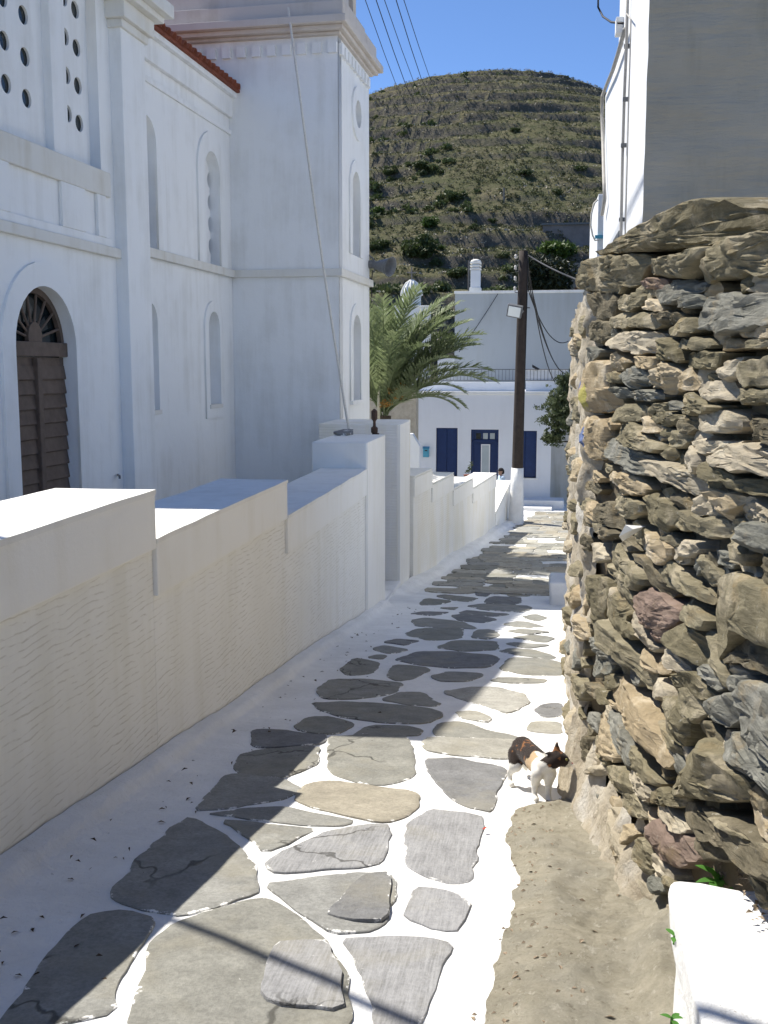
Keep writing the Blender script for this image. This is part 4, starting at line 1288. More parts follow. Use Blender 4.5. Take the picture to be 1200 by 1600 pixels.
tag(mesh_obj('roof_tiles', vs, fs, MT['tile'], roof, fix=False), kind='stuff')
# --- pilaster at the end of the front bay
ONP = Rc + CW * OP
pu0, pu1 = R_(203, 500, OP)[0], R_(238.5, 500, OP)[0]
ztop_p = R_(215, 62, OP)[1]
PT = 7.0
MB().box((pu0, -.6, BASE), (pu1, OP, PT - .35), CU, CW, Rc).build('pilaster', CO, church, bevel=.012)
zc = ztop_p
capm = MB()
for dz0, dz1, e in ((0, .10, .04), (.10, .30, .10), (.30, .38, .20), (.38, .55, .30)):
    capm.box((pu0 - e, -.6, zc + dz0), (pu1 + e, OP + e, zc + dz1), CU, CW, Rc)
capm.build('pilaster_capital', CT, church, bevel=.012)
# --- front bay with door and great window
OA_ = Rc + CW * OA
def A_(px, py): return uz(hit(px, py, OA_, CW), OA_, CU)
bay0, bay1 = -8.9, pu0 + .02
BAYZ = 6.6
d0, d1 = A_(23, 600)[0], A_(117.5, 600)[0]
dz1 = A_(66, 447)[1]; dz1 = max(dz1, A_(100, 470)[1])
wz = A_(80, 240)[1]
w0, w1 = A_(-60, 200)[0], A_(152, 100)[0]
wsill = (A_(0, 213)[1] + A_(150, 262)[1]) / 2
plate('bay_wall', rect(bay0, bay1, BASE, BAYZ), [arch(d0, d1, BASE + .3, dz1, 24), rect(w0, w1, wsill, BAYZ - .5)], .5, OA_, CU, CO, church)
MB().box((bay0, -4.5, BASE), (bay0 + .4, OA - .003, BAYZ), CU, CW, Rc).build('bay_end_wall', CO, church)
MB().box((bay0 - .2, -4.5, BAYZ), (bay1 + .1, OA + .22, BAYZ + .22), CU, CW, Rc).build('bay_cornice', CT, church, bevel=.02)
MB().box((bay0, OA, A_(100, 372)[1] - .10), (bay1, OA + .075, A_(100, 372)[1] + .02), CU, CW, Rc).build('string_course', CT, church, bevel=.01)
# apron under the window: rails and small posts
az0, az1 = A_(100, 372)[1] + .02, wsill
MB().box((bay0, OA, az1 - .28), (bay1 - .2, OA + .05, az1 + .02), CU, CW, Rc).build('window_sill', CT, church, bevel=.012)
MB().box((bay0, OA, az0), (bay1 - .2, OA + .04, az0 + .10), CU, CW, Rc).build('apron_rail', CO, church, bevel=.008)
for a, b in ((91, 128), (147, 160), (-40, 10)):
    MB().box((A_(a, 300)[0], OA, az0 + .10), (A_(b, 300)[0], OA + .045, az1 - .28), CU, CW, Rc).build('apron_post', CO, church, bevel=.008)
# mullions and perforated panels with round glass eyes
win = MB().box((w0 - .05, OA - .24, wsill - .05), (w1 + .05, OA - .165, BAYZ - .45), CU, CW, Rc).build('great_window', MT['glass_dark'], church)
mu = [(A_(86, 150)[0], A_(109, 150)[0]), (A_(-14, 150)[0], A_(6, 150)[0])]
for a, b in mu:
    MB().box((a, OA - .16, wsill), (b, OA - .03, BAYZ - .5), CU, CW, Rc).build('mullion', CO, win, bevel=.01)
def panel(u0, u1):
    off = OA - .13; hs = []; O = Rc + CW * off
    wdt = u1 - u0
    z = wsill + .58; k = 0
    while z < BAYZ - .7:
        hs.append(disc(u0 + wdt * .26, z, .098, .098)); hs.append(disc(u0 + wdt * .64, z - .05, .098, .098))
        z += .43; k += 1
    plate('eye_panel', rect(u0 - .02, u1 + .02, wsill - .01, BAYZ - .46), hs, .03, O, CU, CO, win)
panel(mu[1][1], mu[0][0]); panel(mu[0][1], w1); panel(w0, mu[1][0])
# door trim, leaves with slats, fanlight
ring_plate('door_trim', (d0, d1, BASE + .3, dz1), .26, .035, OA_, CU, CO, church)
ddep = .14
door = plate('door', arch(d0 - .01, d1 + .01, BASE + .3, dz1, 24), [], .04, OA_ - CW * (ddep + .05), CU, MT['glass_dark'], church)
dspring = dz1 - (d1 - d0) / 2
dc = (d0 + d1) / 2; rr = (d1 - d0) / 2
DO = OA_ - CW * ddep
MB().box((d0 - .01, -.03, dspring - .10), (d1 + .01, .06, dspring + .06), CU, CW, DO).build('transom', MT['wood'], door, bevel=.008)
for k in range(1, 9):
    a = pi * k / 9
    MB().tube([DO + CU * (dc + .18 * cos(a)) + Zv * (dspring + .06 + .18 * sin(a)), DO + CU * (dc + (rr + .01) * cos(a)) + Zv * (dspring + (rr + .01) * sin(a))], .016, 6).build('fan_bar', MT['wood'], door)
plate('fan_hub', disc(dc, dspring + .11, .15, .17), [], .05, DO + CW * .03, CU, MT['wood'], door)
fr = ring = arch(d0 - .01, d1 + .01, dspring - .01, dz1, 24)
plate('fan_frame', fr, [arch(d0 + .06, d1 - .06, dspring + .05, dz1 - .07, 24)], .05, DO + CW * .02, CU, MT['wood'], door)
for s in (0, 1):
    a, b = (d0 - .01, dc - .012) if s == 0 else (dc + .012, d1 + .01)
    MB().box((a, -.03, BASE + .3), (b, .0, dspring - .11), CU, CW, DO).build('door_leaf', MT['wood'], door)
    z = BASE + .4
    while z < dspring - .22:
        vs = [DO + CU * uu + CW * w + Zv * q for uu in (a + .02, b - .02) for w, q in ((.002, z + .15), (.010, z + .16), (.034, z + .012), (.026, z))]
        mesh_obj('slat', vs, [(0, 1, 5, 4), (1, 2, 6, 5), (2, 3, 7, 6), (3, 0, 4, 7), (0, 3, 2, 1), (4, 5, 6, 7)], MT['wood'], door)
        z += .165
MB().box((dc - .05, .0, BASE + .3), (dc + .05, .07, dspring - .12), CU, CW, DO).build('door_post', MT['wood'], door, bevel=.01)
tag(MB().tube([hit(184, 742, OA_ + CW * .01, CW), hit(187, 744, OA_ + CW * .09, CW), hit(187, 748, OA_ + CW * .09, CW)], .014, 6).build('water_tap', MT['metal'], church))
# --- bell tower
TWf = (Tc - Rc).dot(CW)                                        # visible width of the front face
tu = (hS(577, 430) - Tc).dot(CU)
TW = 3.1
Tf = Tc - CW * TW                                              # left front corner
tower_h = (hF(535, 55)).z
def F_(px, py): return uz(hF(px, py), Tf, CW)
def S_(px, py): return uz(hS(px, py), Tc, CU)
tower = MB().box((0.25, 0.25, BASE), (tu, TW - .25, tower_h), CU, CW, Tf).build('tower', CO, church)
plate('tower_wall', rect(0, TW, BASE, tower_h), [], .26, Tf, CW, CO, tower)
sw = [arch(S_(549, 350)[0], S_(561, 350)[0], S_(555, 412)[1] + .14, S_(556, 270)[1]), arch(S_(550, 560)[0], S_(562, 560)[0], S_(556, 625)[1], S_(556, 492)[1]),
      disc((S_(553, 178)[0] + S_(562, 178)[0]) / 2, S_(557, 178)[1], (S_(562, 178)[0] - S_(553, 178)[0]) / 2)]
plate('tower_wall', rect(0.001, tu, BASE, tower_h), sw, .12, Tc, CU, CO, tower)
for a in sw[:2]:
    us = [p[0] for p in a]; zz = [p[1] for p in a]
    ring_plate('arch_trim', (min(us), max(us), min(zz), max(zz)), .20, .03, Tc, CU, CO, tower)
cc = ((min(p[0] for p in sw[2]) + max(p[0] for p in sw[2])) / 2, (min(p[1] for p in sw[2]) + max(p[1] for p in sw[2])) / 2)
rad = max(p[0] for p in sw[2]) - cc[0]
plate('oculus_trim', disc(*cc, rad + .22, None, 28), [sw[2]], .035, Tc + CW * .035, CU, CO, tower)
us = [p[0] for p in sw[1]]; zz = [p[1] for p in sw[1]]
MB().box((min(us) - .2, .0, min(zz) - .07), (max(us) + .2, .06, min(zz)), CU, CW, Tc).build('niche_sill', CO, tower)
# string course round the tower
MB().box((-.06, -.0, zs - .13), (tu + .06, TW + .075, zs), CU, CW, Tf + CU * -.015).build('string_course', CT, tower, bevel=.01)
# dentils, cornice, upper steps
dz = F_(430, 88)[1]
for i in range(12):
    a = .06 + i * .262
    MB().box((a, -.06, dz), (a + .15, .0, dz + .17), CW, CU, Tf).build('dentil', CO, tower)
for i in range(9):
    a = .08 + i * .262
    if a + .15 < tu: MB().box((a, .0, dz), (a + .15, .06, dz + .17), CU, CW, Tc).build('dentil', CO, tower)
cz = tower_h
ML = MT['marble']
cm = MB()
for z0, z1, e in ((0, .05, .10), (.05, .12, .22), (.12, .24, .34)):
    cm.box((-e, -e, cz + z0), (tu + e, TW + e * .62, cz + z1), CU, CW, Tf)
cm.build('tower_cornice', ML, tower, bevel=.012)
MB().box((-.12, -.12, cz + .24), (tu + .12, TW + .12, cz + .52), CU, CW, Tf).build('plinth_course', ML, tower, bevel=.012)
MB().box((.06, .06, cz + .52), (tu - .06, TW - .06, cz + .82), CU, CW, Tf).build('plinth_course', ML, tower, bevel=.012)
bz = cz + .82
bh = 2.6
for s, (O, U, Lw) in enumerate(((Tf + CU * .22, CW, TW), (Tf + CU * (tu - .45), CW, TW))):
    plate('belfry_wall', rect(.2, Lw - .2, bz, bz + bh), [arch(.75, 1.35, bz + .22, bz + 1.9), arch(1.75, 2.35, bz + .22, bz + 1.9)], .25, O, U, ML, tower)
for O in (Tc - CW * .22, Tf + CW * .47):
    plate('belfry_wall', rect(.48, tu - .71, bz, bz + bh), [arch(.85, tu - 1.05, bz + .22, bz + 1.9)], .25, O, CU, ML, tower)
MB().box((-.02, -.02, bz + bh), (tu + .02, TW + .02, bz + bh + .3), CU, CW, Tf).build('belfry_cornice', ML, tower, bevel=.02)
MB().lathe([(1.25, 0), (1.22, .4), (1.05, .8), (.75, 1.1), (.35, 1.3), (.05, 1.38)], Tf + CU * tu / 2 + CW * TW / 2 + Zv * (bz + bh + .3), 24).build('belfry_dome', CO, tower, smooth=True)
# nave and side masses behind
MB().box((-8.5, -6, BASE), (-.1, -.46, 6.15), CU, CW, Rc).build('nave_body', CO, church)

# ---- rope from the belfry down to the pier, loudspeaker
p0 = hZ(545, 671, PZ + .03); p1 = hF(457, 20) - CU * .25
pts = []
for i in range(25):
    t = i / 24; q = p0.lerp(p1, t); q.z -= .28 * sin(pi * t) * (1 - .3 * t); pts.append(q)
tag(MB().tube(pts, .021, 6).build('bell_rope', MT['rope'], base=None), 'thin pale bell rope hanging slantwise from the bell tower to the gate pier', 'rope')
sp = thing('loudspeaker', 'grey horn loudspeaker bracketed to the corner of the bell tower', 'loudspeaker', hS(577, 415))
c0 = hS(576, 414) + CW * .10
ax = Vector((.88, -.42, -.14)).normalized()
def horn():
    m = MB(); vs, fs = [], []; n = 18
    a = ax.orthogonal().normalized(); b = ax.cross(a)
    prof = [(.055, -.12), (.06, 0), (.085, .07), (.12, .17), (.17, .32), (.21, .39), (.20, .39), (.15, .30), (.06, .07), (.0, .05)]
    for r, h in prof:
        for k in range(n):
            t = 2 * pi * k / n; vs.append(c0 + ax * h + (a * cos(t) + b * sin(t) * .85) * r)
    for i in range(len(prof) - 1):
        for k in range(n): fs.append((i * n + k, i * n + (k + 1) % n, (i + 1) * n + (k + 1) % n, (i + 1) * n + k))
    return m.add(vs, fs)
horn().build('horn', MT['horn'], sp, smooth=True)
MB().tube([c0 - ax * .12 + Zv * .18, c0 - ax * .02 + Zv * .12, c0 + ax * .04 + Zv * -.02, c0 + Zv * -.14], .016, 6).build('bracket', MT['metal'], sp)
MB().tube([c0 - CW * .02 - Zv * .1, c0 - CW * .05 - Zv * .35, c0 - CW * .04 - Zv * .62], .011, 6).build('lead', MT['cable'], sp)
MB().lathe([(.075, -.05), (.08, 0), (.075, .1)], c0 - ax * .08, 12, 'X').build('driver', MT['metal'], sp)
# ================================================================== HOUSE WITH BLUE DOORS
HY = 36.0
def h_(px, py): p = hY(px, py, HY); return (p.x, p.z)
XA, XB = Vector((1, 0, 0)), Vector((0, 1, 0))
house = thing('house', 'low white house with navy blue door and shutters at the end of the lane', 'house', (0, HY, lz(HY)))
hx0, hx1 = h_(640, 700)[0], h_(861, 700)[0]
hz1 = (h_(700, 609)[1] + h_(840, 615)[1]) / 2
HO = Vector((0, HY, 0))
def wrect(x0, y0, x1, y1):
    a, b = h_(x0, y0), h_(x1, y1); return (a[0], b[0], b[1], a[1])
ops = [wrect(681.5, 668.5, 714.5, 729), wrect(736, 671, 778, 752), wrect(803, 673, 837.5, 747)]
gz = lz(HY)
ops[0] = (ops[0][0], ops[0][1], ops[2][2] + .02, ops[0][3]); ops[1] = (ops[1][0], ops[1][1], gz + .45, ops[1][3])
plate('facade', rect(hx0 - 1.5, hx1, gz - .6, hz1), [rect(*o) for o in ops], .3, HO, XA, MT['house'], house)
MB().box((hx0 - 1.5, HY + .302, gz - .6), (hx1, HY + 5.5, hz1 - .02)).build('house_body', MT['house'], house)
MB().box((hx1 + .004, HY + 1.2, gz - .6), (hx1 + 3.5, HY + 5.4, hz1 - .6)).build('side_wing', MT['plaster_side'], house)
MB().box((hx0 - 1.5, HY - .04, hz1 - .10), (hx1 + .03, HY + .25, hz1)).build('parapet_cap', MT['house_warm'], house, bevel=.012)
for k, (x0, x1, z0, z1) in enumerate(ops):
    if k == 1: continue
    w = MB().box((x0 - .01, HY + .14, z0 - .01), (x1 + .01, HY + .19, z1 + .01)).build('window', MT['blue_paint'], house)
    xm = (x0 + x1) / 2
    for a, b in ((x0 + .015, xm - .006), (xm + .006, x1 - .015)):
        MB().box((a, HY + .085, z0 + .02), (b, HY + .13, z1 - .02)).build('shutter', MT['blue_paint'], w, bevel=.008)
    MB().box((x0 - .05, HY - .03, z0 - .05), (x1 + .05, HY + .14, z0)).build('window_sill', MT['house_warm'], w, bevel=.006)
x0, x1, z0, z1 = ops[1]
dr = MB().box((x0 - .01, HY + .14, z0 - .01), (x1 + .01, HY + .19, z1 + .01)).build('door', MT['blue_paint'], house)
MB().box((x0, HY + .08, z1 - .42), (x1, HY + .14, z1 - .36)).box((x0, HY + .08, z0), (x0 + .08, HY + .14, z1)).box((x1 - .08, HY + .08, z0), (x1, HY + .14, z1)).build('door_frame', MT['blue_paint'], dr, bevel=.006)
for i in range(3):
    a = x0 + .17 + i * .235
    MB().box((a, HY + .12, z1 - .33), (a + .16, HY + .138, z1 - .13)).build('pane', MT['glass_pale'] if i else MT['glass_dark'], dr)
g = wrect(753, 696, 763.5, 735)
MB().box((g[0] - .035, HY + .10, z0 + .25), (g[1] + .035, HY + .137, g[3] + .035)).build('pane_frame', MT['white_paint'], dr, bevel=.006)
MB().box((g[0], HY + .095, z0 + .3), (g[1], HY + .12, g[3])).build('pane', MT['glass_pale'], dr)
MB().box((x0 - .1, HY - .5, gz - .2), (x1 + .1, HY + .2, z0)).build('door_step', MT['house_warm'], house, bevel=.02)
# roof terrace: low walls and iron railing
def at(px, py, Y): return hY(px, py, Y)
TY = 37.6
a, b = at(822, 578, TY), at(868, 614, TY)
MB().box((a.x, TY, b.z - .6), (b.x + .4, TY + .2, a.z)).build('terrace_wall', MT['house'], house, bevel=.012)
a, b = at(700, 597, TY), at(821, 613, TY)
MB().box((a.x - 1.2, TY, b.z - .6), (b.x - .02, TY + .2, a.z)).build('terrace_wall', MT['house'], house, bevel=.012)
a, b = at(700, 576.5, TY), at(890, 596, TY)
rl = MB().box((a.x - .5, TY - .06, a.z - .03), (b.x + .2, TY - .03, a.z)).box((a.x - .5, TY - .06, b.z + .02), (b.x + .2, TY - .03, b.z + .045)).build('railing', MT['metal'], house)
for i in range(40):
    xx = a.x - .4 + i * (b.x - a.x + .5) / 39
    MB().box((xx - .008, TY - .056, b.z + .045), (xx + .008, TY - .034, a.z - .03)).build('rail_bar', MT['metal'], rl)
mb = thing('mailbox', 'small turquoise mailbox fixed to the white house wall left of the blue shutters', 'mailbox', at(666, 712, HY))
q0, q1 = h_(661.5, 699), h_(670.5, 714)
MB().prism([(q0[0], HY - .003, q1[1]), (q1[0], HY - .003, q1[1]), (q1[0], HY - .003, q0[1] - .03), (q0[0], HY - .003, q0[1] - .03)], (0, -.12, 0)).build('box', MT['mailbox'], mb, bevel=.008)
MB().prism([(q0[0] - .015, HY - .003, q0[1] - .035), (q0[0] - .015, HY - .003, q0[1] + .03), (q0[0] - .015, HY - .15, q0[1] - .03)], (q1[0] - q0[0] + .03, 0, 0)).build('lid', MT['mailbox'], mb)
MB().box((q0[0] + .06, HY - .127, q0[1] - .12), (q1[0] - .05, HY - .12, q0[1] - .08)).build('slot', MT['cable'], mb)
# small dark potted sprig in front of the house
spx = at(731, 727, 33.5)
sprig = thing('potted_plant', 'small dark sprig in a pot in front of the white wall between shutters and door', 'plant', (spx.x, 33.5, lz(33.5)))
MB().lathe([(.10, 0), (.13, .3), (.15, .32), (.12, .32)], (spx.x, 33.5, lz(33.5) + .85), 12).build('pot', MT['tile'], sprig)
MB().box((spx.x - .2, 33.3, lz(33.5) - .1), (spx.x + .2, 33.7, lz(33.5) + .85)).build('pedestal', MT['house_warm'], sprig, bevel=.01)
v = blob_mesh(np.array([[spx.x + .02 * k, 33.5, lz(33.5) + 1.2 + .05 * k] for k in range(7)]), np.full(7, .09), 16, 3, 1)
tri_object('foliage', v, MT['shrub'], sprig)
# low white terrace in front of the house
for i, (yy, dz_, xr) in enumerate(((34.4, .10, 0.55), (35.1, .26, .95))):
    s = MB().box((-6, yy, -4), (xr, HY - .003, lz(35) + dz_)).build('front_step', MT['whitewash'], bevel=.02)
    s['kind'] = 'structure'
# ------------------------------------------------------------------ upper house behind
UY = 42.0
up = thing('house', 'big plain grey white house block with a square chimney rising behind the blue doored house', 'house', (0, UY, -3))
a, b = at(711, 459, UY), at(905, 600, UY)
MB().box((a.x, UY, -3.5), (b.x + 2.5, UY + 5, a.z)).build('wall', MT['upper_house'], up)
MB().box((a.x - .03, UY - .03, a.z), (b.x + 2.5, UY + .25, a.z + .10)).build('parapet_cap', MT['house_warm'], up, bevel=.015)
MB().box((a.x - .9, UY + 2.5, -3.5), (a.x - .004, UY + 5, a.z - 2.4)).build('side_wall', MT['house'], up)
c0_, c1_ = at(735, 458, UY + .6), at(750.5, 405, UY + .6)
chim = MB().box((c0_.x, UY + .6, c0_.z), (c1_.x, UY + 1.0, c1_.z - .42)).build('chimney', MT['house'], up, bevel=.015)
for i in range(3):
    MB().box((c0_.x - .03, UY + .57, c1_.z - .40 + i * .12), (c1_.x + .03, UY + 1.03, c1_.z - .34 + i * .12)).build('chimney_slab', MT['house_warm'], chim, bevel=.01)
MB().box((c0_.x + .06, UY + .66, c1_.z - .43), (c1_.x - .06, UY + .94, c1_.z - .08)).build('flue', MT['house'], chim)
MB().lathe([(.22, 0), (.18, .07), (.08, .11)], ((c0_.x + c1_.x) / 2, UY + .8, c1_.z - .09), 14).build('chimney_cap', MT['house_warm'], chim, smooth=True)
MB().box((c0_.x - .04, UY + .56, c0_.z - .02), (c1_.x + .04, UY + 1.04, c0_.z + .22)).build('chimney_foot', MT['house_warm'], chim, bevel=.02)
# small floodlamp on the terrace wall
lp = at(837, 574, TY)
fl = thing('wall_lamp', 'tiny dark lamp on a bracket above the pale terrace wall right of the pole', 'lamp', lp)
MB().prism([lp + Vector((-.12, -.02, .10)), lp + Vector((.16, -.02, -.06)), lp + Vector((.08, -.02, -.10)), lp + Vector((-.12, -.02, .0))], (0, -.14, 0)).build('lamp_head', MT['cable'], fl)
MB().tube([lp + Vector((-.12, .3, -.05)), lp + Vector((.02, -.04, -.1)), lp + Vector((.02, .28, -.18))], .015, 6).build('bracket', MT['metal'], fl)

# ------------------------------------------------------------------ chapel with ribbed dome, rubble shed
CY = 46.0
ch = thing('chapel', 'little white chapel tower with a ribbed dome and cross behind the palm', 'chapel', (at(645, 560, CY).x, CY, -3))
cx = at(645, 500, CY).x
t0_ = at(620, 482, CY); t1_ = at(671, 482, CY)
MB().box((t0_.x, CY - .7, -4), (t1_.x, CY + .7, t0_.z)).build('tower', MT['house'], ch, bevel=.02)
MB().box((t0_.x - .06, CY - .76, t0_.z), (t1_.x + .06, CY + .76, t0_.z + .08)).build('cornice', MT['house_warm'], ch, bevel=.015)
dx_, dz_ = at(643, 475, CY).x, t0_.z + .08
drz = at(643, 462, CY).z; rd = (at(660, 470, CY).x - at(630, 470, CY).x) / 2
MB().lathe([(rd * .98, 0), (rd * .98, drz - dz_)], (dx_, CY, dz_), 16).build('drum', MT['house'], ch)
dm = MB(); tz_ = at(643, 438, CY).z
pr = [(rd * 1.08, 0), (rd * 1.05, .2), (rd * .88, .5), (rd * .55, .82), (rd * .15, 1.0), (.01, 1.0)]
dome = dm.lathe([(r, h * (tz_ - drz)) for r, h in pr], (dx_, CY, drz), 24).build('dome', MT['house'], ch, smooth=True)
for k in range(12):
    a = 2 * pi * k / 12
    MB().tube([Vector((dx_ + cos(a) * (r + .01), CY + sin(a) * (r + .01), drz + h * (tz_ - drz))) for r, h in pr[:5]], .035, 6).build('rib', MT['house_warm'], dome)
MB().box((dx_ - .025, CY - .025, tz_ - .05), (dx_ + .025, CY + .025, tz_ + .55)).box((dx_ - .20, CY - .02, tz_ + .30), (dx_ + .20, CY + .02, tz_ + .35)).build('cross', MT['concrete_far'], ch)
shd = thing('rubble_shed', 'small pale shed wall of rough rubble behind the palm trunk', 'shed', (-3.2, 31, -2.6))
a, b = at(606, 612, 31), at(650, 720, 31)
SHM = simple('rubble_render', (.52, .47, .38), .95, .35, 5, .9, .04)
def rough_wall(name, x0, x1, y, z0, z1, mat, parent, th=.6, amp=.03):
    nx, nz = int((x1 - x0) / .05), int((z1 - z0) / .05); vs = []; fs = []
    for i in range(nx + 1):
        for k in range(nz + 1):
            q = Vector((x0 + (x1 - x0) * i / nx, y, z0 + (z1 - z0) * k / nz))
            d = amp * (abs(mnoise.noise(q * 7)) + .5 * mnoise.noise(q * 15))
            vs.append(q - Vector((0, d, 0)))
    for i in range(nx):
        for k in range(nz):
            c = i * (nz + 1) + k; fs.append((c, c + nz + 1, c + nz + 2, c + 1))
    mesh_obj(name, vs, fs, mat, parent, smooth=True, fix=False)
    MB().box((x0, y + .03, z0), (x1, y + th, z1)).build(name + '_core', mat, parent)
rough_wall('rubble_face', a.x - 3, b.x, 31, -3.2, a.z, SHM, shd)
# short bright wall beside the second pier
sw_ = thing('low_wall', 'short sunlit white wall end seen just right of the far gate pier', 'wall', (-3.0, 29, -2.5))
a, b = at(644, 650, 29.5), at(655, 730, 29.5)
MB().prism([(a.x - 2, 29.5, -3), (b.x, 29.5, -3), (b.x, 29.5, at(655, 697, 29.5).z), (a.x, 29.5, at(648, 678, 29.5).z), (a.x - 2, 29.5, at(648, 678, 29.5).z)], (0, .4, 0)).build('wall_end', MT['house'], sw_, bevel=.01)

# ------------------------------------------------------------------ white building on the right
rb = thing('house', 'tall white house with bare bumpy shaded gable and sunlit front behind the rubble wall', 'house', (1.4, 13, lz(13)))
CX0 = hY(1004, 380, 13.0).x                                     # near corner
RO = Vector((CX0, 13.0, 0))
RU = (hX(947, 300, CX0 + .05) - RO); RU.z = 0; RU.normalize()     # facade direction
RN = Vector((-RU.y, RU.x, 0)); RN = -RN if RN.x > 0 else RN
def rf(px, py): p = hit(px, py, RO, RN); return ((p - RO).dot(RU), p.z)
far_u = rf(949, 380)[0]; mid_u = rf(946, 150)[0]; hi_u = rf(967, 60)[0]
loop = [(0, -2.6), (far_u, -2.6), (mid_u, rf(946, 150)[1]), (hi_u, rf(967, 90)[1]), (hi_u, 9), (0, 9)]
def P3(uz_, off=0): return RO + RU * uz_[0] + Zv * uz_[1] + RN * off
MB().prism([P3(q) for q in loop], -RN * 6).build('wall', MT['house'], rb)
# irregular plaster face towards us
vs, fs = [], []
nx, nz = 90, 120
for i in range(nx + 1):
    for k in range(nz + 1):
        xx = i / nx * 6; zz = -2.6 + 11.6 * k / nz
        d = .030 * mnoise.noise(Vector((xx * 1.2, 4, zz * 2.6))) + .014 * mnoise.noise(Vector((xx * 4, 9, zz * 9)))
        e = min(1, xx / .12)
        vs.append(RO - RN * (xx - .012 * (1 - e) - .010 * mnoise.noise(Vector((0, 3, zz * 3))) * (1 - e)) - RU * (.03 + d * e))
        vs[-1].z = zz
for i in range(nx):
    for k in range(nz):
        c = i * (nz + 1) + k; fs.append((c, c + 1, c + nz + 2, c + nz + 1))
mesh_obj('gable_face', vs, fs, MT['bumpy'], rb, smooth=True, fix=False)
MB().tube([P3(rf(a, b), .05) for a, b in ((988, -60), (985, 40), (984.5, 70), (981, 150), (978, 250), (975.5, 380), (974, 470))], .022, 8).build('conduit', MT['pipe'], rb, smooth=True)
for a, b in ((984, 72), (982, 155), (979, 227), (976, 343)):
    c = P3(rf(a, b), .04); MB().box((c.x - .04, c.y - .035, c.z - .025), (c.x + .04, c.y + .035, c.z + .025)).build('pipe_clip', MT['metal'], rb)
MB().tube([P3(rf(a, b), .07) for a, b in ((984, 46), (981, 56), (974, 80), (964, 110), (955, 130), (947, 149), (946, 180), (948, 230), (949.5, 280), (951, 310), (947, 335))], .034, 8).build('sheathed_cable', MT['pipe'], rb, smooth=True)
MB().tube([P3(rf(a, b), .06) for a, b in ((985, 20), (993, 30), (992.5, 60), (991, 110), (989, 180), (987, 260), (985, 330), (984, 372))], .010, 6).build('wire', MT['pipe'], rb)
MB().tube([P3(rf(a, b), .06 + .25 * c) for a, b, c in ((980, 36, 0), (968, 34, .3), (961, 25, .6), (957, 10, .8), (960, -6, .9), (968, -20, .8))], .018, 8).build('loop_cable', MT['cable'], rb, smooth=True)
c = P3(rf(974, 42), .06); MB().box((c.x - .06, c.y - .12, c.z - .12), (c.x + .06, c.y + .12, c.z + .12)).build('junction_box', MT['white_paint'], rb, bevel=.01)
c = P3(rf(967, 377), .02); MB().box((c.x - .04, c.y - .7, c.z - .2), (c.x + .02, c.y + .5, c.z + .08)).build('meter_box', MT['metal'], rb, bevel=.01)
nb = thing('house', 'narrow white house end beyond the tall right house with a loose hose', 'house', (1.6, 23, -2.4))
a, b = at(935, 303, 23.5), at(955, 400, 23.5)
MB().box((a.x, 23.5, -3), (a.x + 4, 27, a.z)).build('wall', MT['house'], nb, bevel=.02)
MB().box((a.x - .05, 23.42, at(945, 370, 23.5).z - .04), (a.x + .5, 23.49, at(945, 370, 23.5).z + .03)).build('blue_bracket', MT['mailbox'], nb)
MB().tube([at(px, py, 23.4) for px, py in ((934, 312), (928, 318), (924, 335), (923, 352), (926, 368), (930, 376), (936, 374))], .02, 6).build('hose', MT['rope'], nb, smooth=True)

# white block lying in the lane by the far corner of the rubble wall
kb = hL(873, 946)
blk2 = lump_box('kerb_block', hL(859, 947).x, hL(859, 947).x + .75, kb.y, kb.y + .8, lz(kb.y) - .2, lz(kb.y) + .34, MT['whitewash'], .008)
tag(blk2, 'low whitewashed kerb block beside the far end of the rubble wall', 'block')

# ================================================================== POLE, LAMP, WIRES
PYY = 29.6
pb = hY(806, 816, PYY); pt = hY(818, 392, PYY)
pole = thing('utility_pole', 'dark wooden utility pole with a whitewashed foot at the bottom of the lane', 'pole', (pb.x, PYY, lz(PYY)))
A0 = Vector((pb.x, PYY, lz(PYY) - .3)); A1 = Vector((pt.x, PYY, pt.z))
MB().tube([A0.lerp(A1, t) for t in np.linspace(0, 1, 12)], [.17 - .05 * t for t in np.linspace(0, 1, 12)], 14).build('shaft', MT['pole'], pole, smooth=True)
zt = hY(810, 731, PYY).z; tt = (zt - A0.z) / (A1.z - A0.z)
MB().tube([A0.lerp(A1, t) for t in np.linspace(0, tt, 5)], [.235, .215, .195, .18, .172], 14).build('white_foot', MT['whitewash'], pole, smooth=True)
for py in (408, 425, 442, 458):
    c = hY(816, py, PYY); q = A0.lerp(A1, (c.z - A0.z) / (A1.z - A0.z))
    MB().tube([q + Vector((.02, 0, 0)), q + Vector((-.20, -.05, .02)), q + Vector((-.20, -.05, .08))], .012, 6).build('insulator_hook', MT['metal'], pole)
    MB().lathe([(.02, 0), (.04, .02), (.035, .06), (.045, .08), (.02, .12)], q + Vector((-.20, -.05, .06)), 10).build('insulator', MT['porcelain'], pole)
MB().tube([A0.lerp(A1, t) + Vector((.13, -.05, 0)) for t in (.35, .6, .8, .97)], .016, 6).build('cable_riser', MT['cable'], pole)
c = hY(825, 481, PYY); MB().tube([c + Vector((-.15, 0, 0)), c + Vector((.05, -.05, 0))], .018, 6).build('step_bolt', MT['metal'], pole)
fd = thing('floodlight', 'square grey floodlight with bright glass clamped on the dark utility pole', 'floodlight', hY(803, 488, PYY - .25))
fc = hY(803.5, 487, PYY - .32)
tx_, ty_, tz2 = Vector((.97, .24, 0)).normalized(), Vector((0, -1, -.45)).normalized(), None
UX = Vector((.97, .22, -.08)).normalized(); UN = Vector((-.16, -.90, -.30)).normalized(); UX = (UX - UN * UX.dot(UN)).normalized(); UY_ = UN.cross(UX) * -1
if UY_.z < 0: UY_ = -UY_
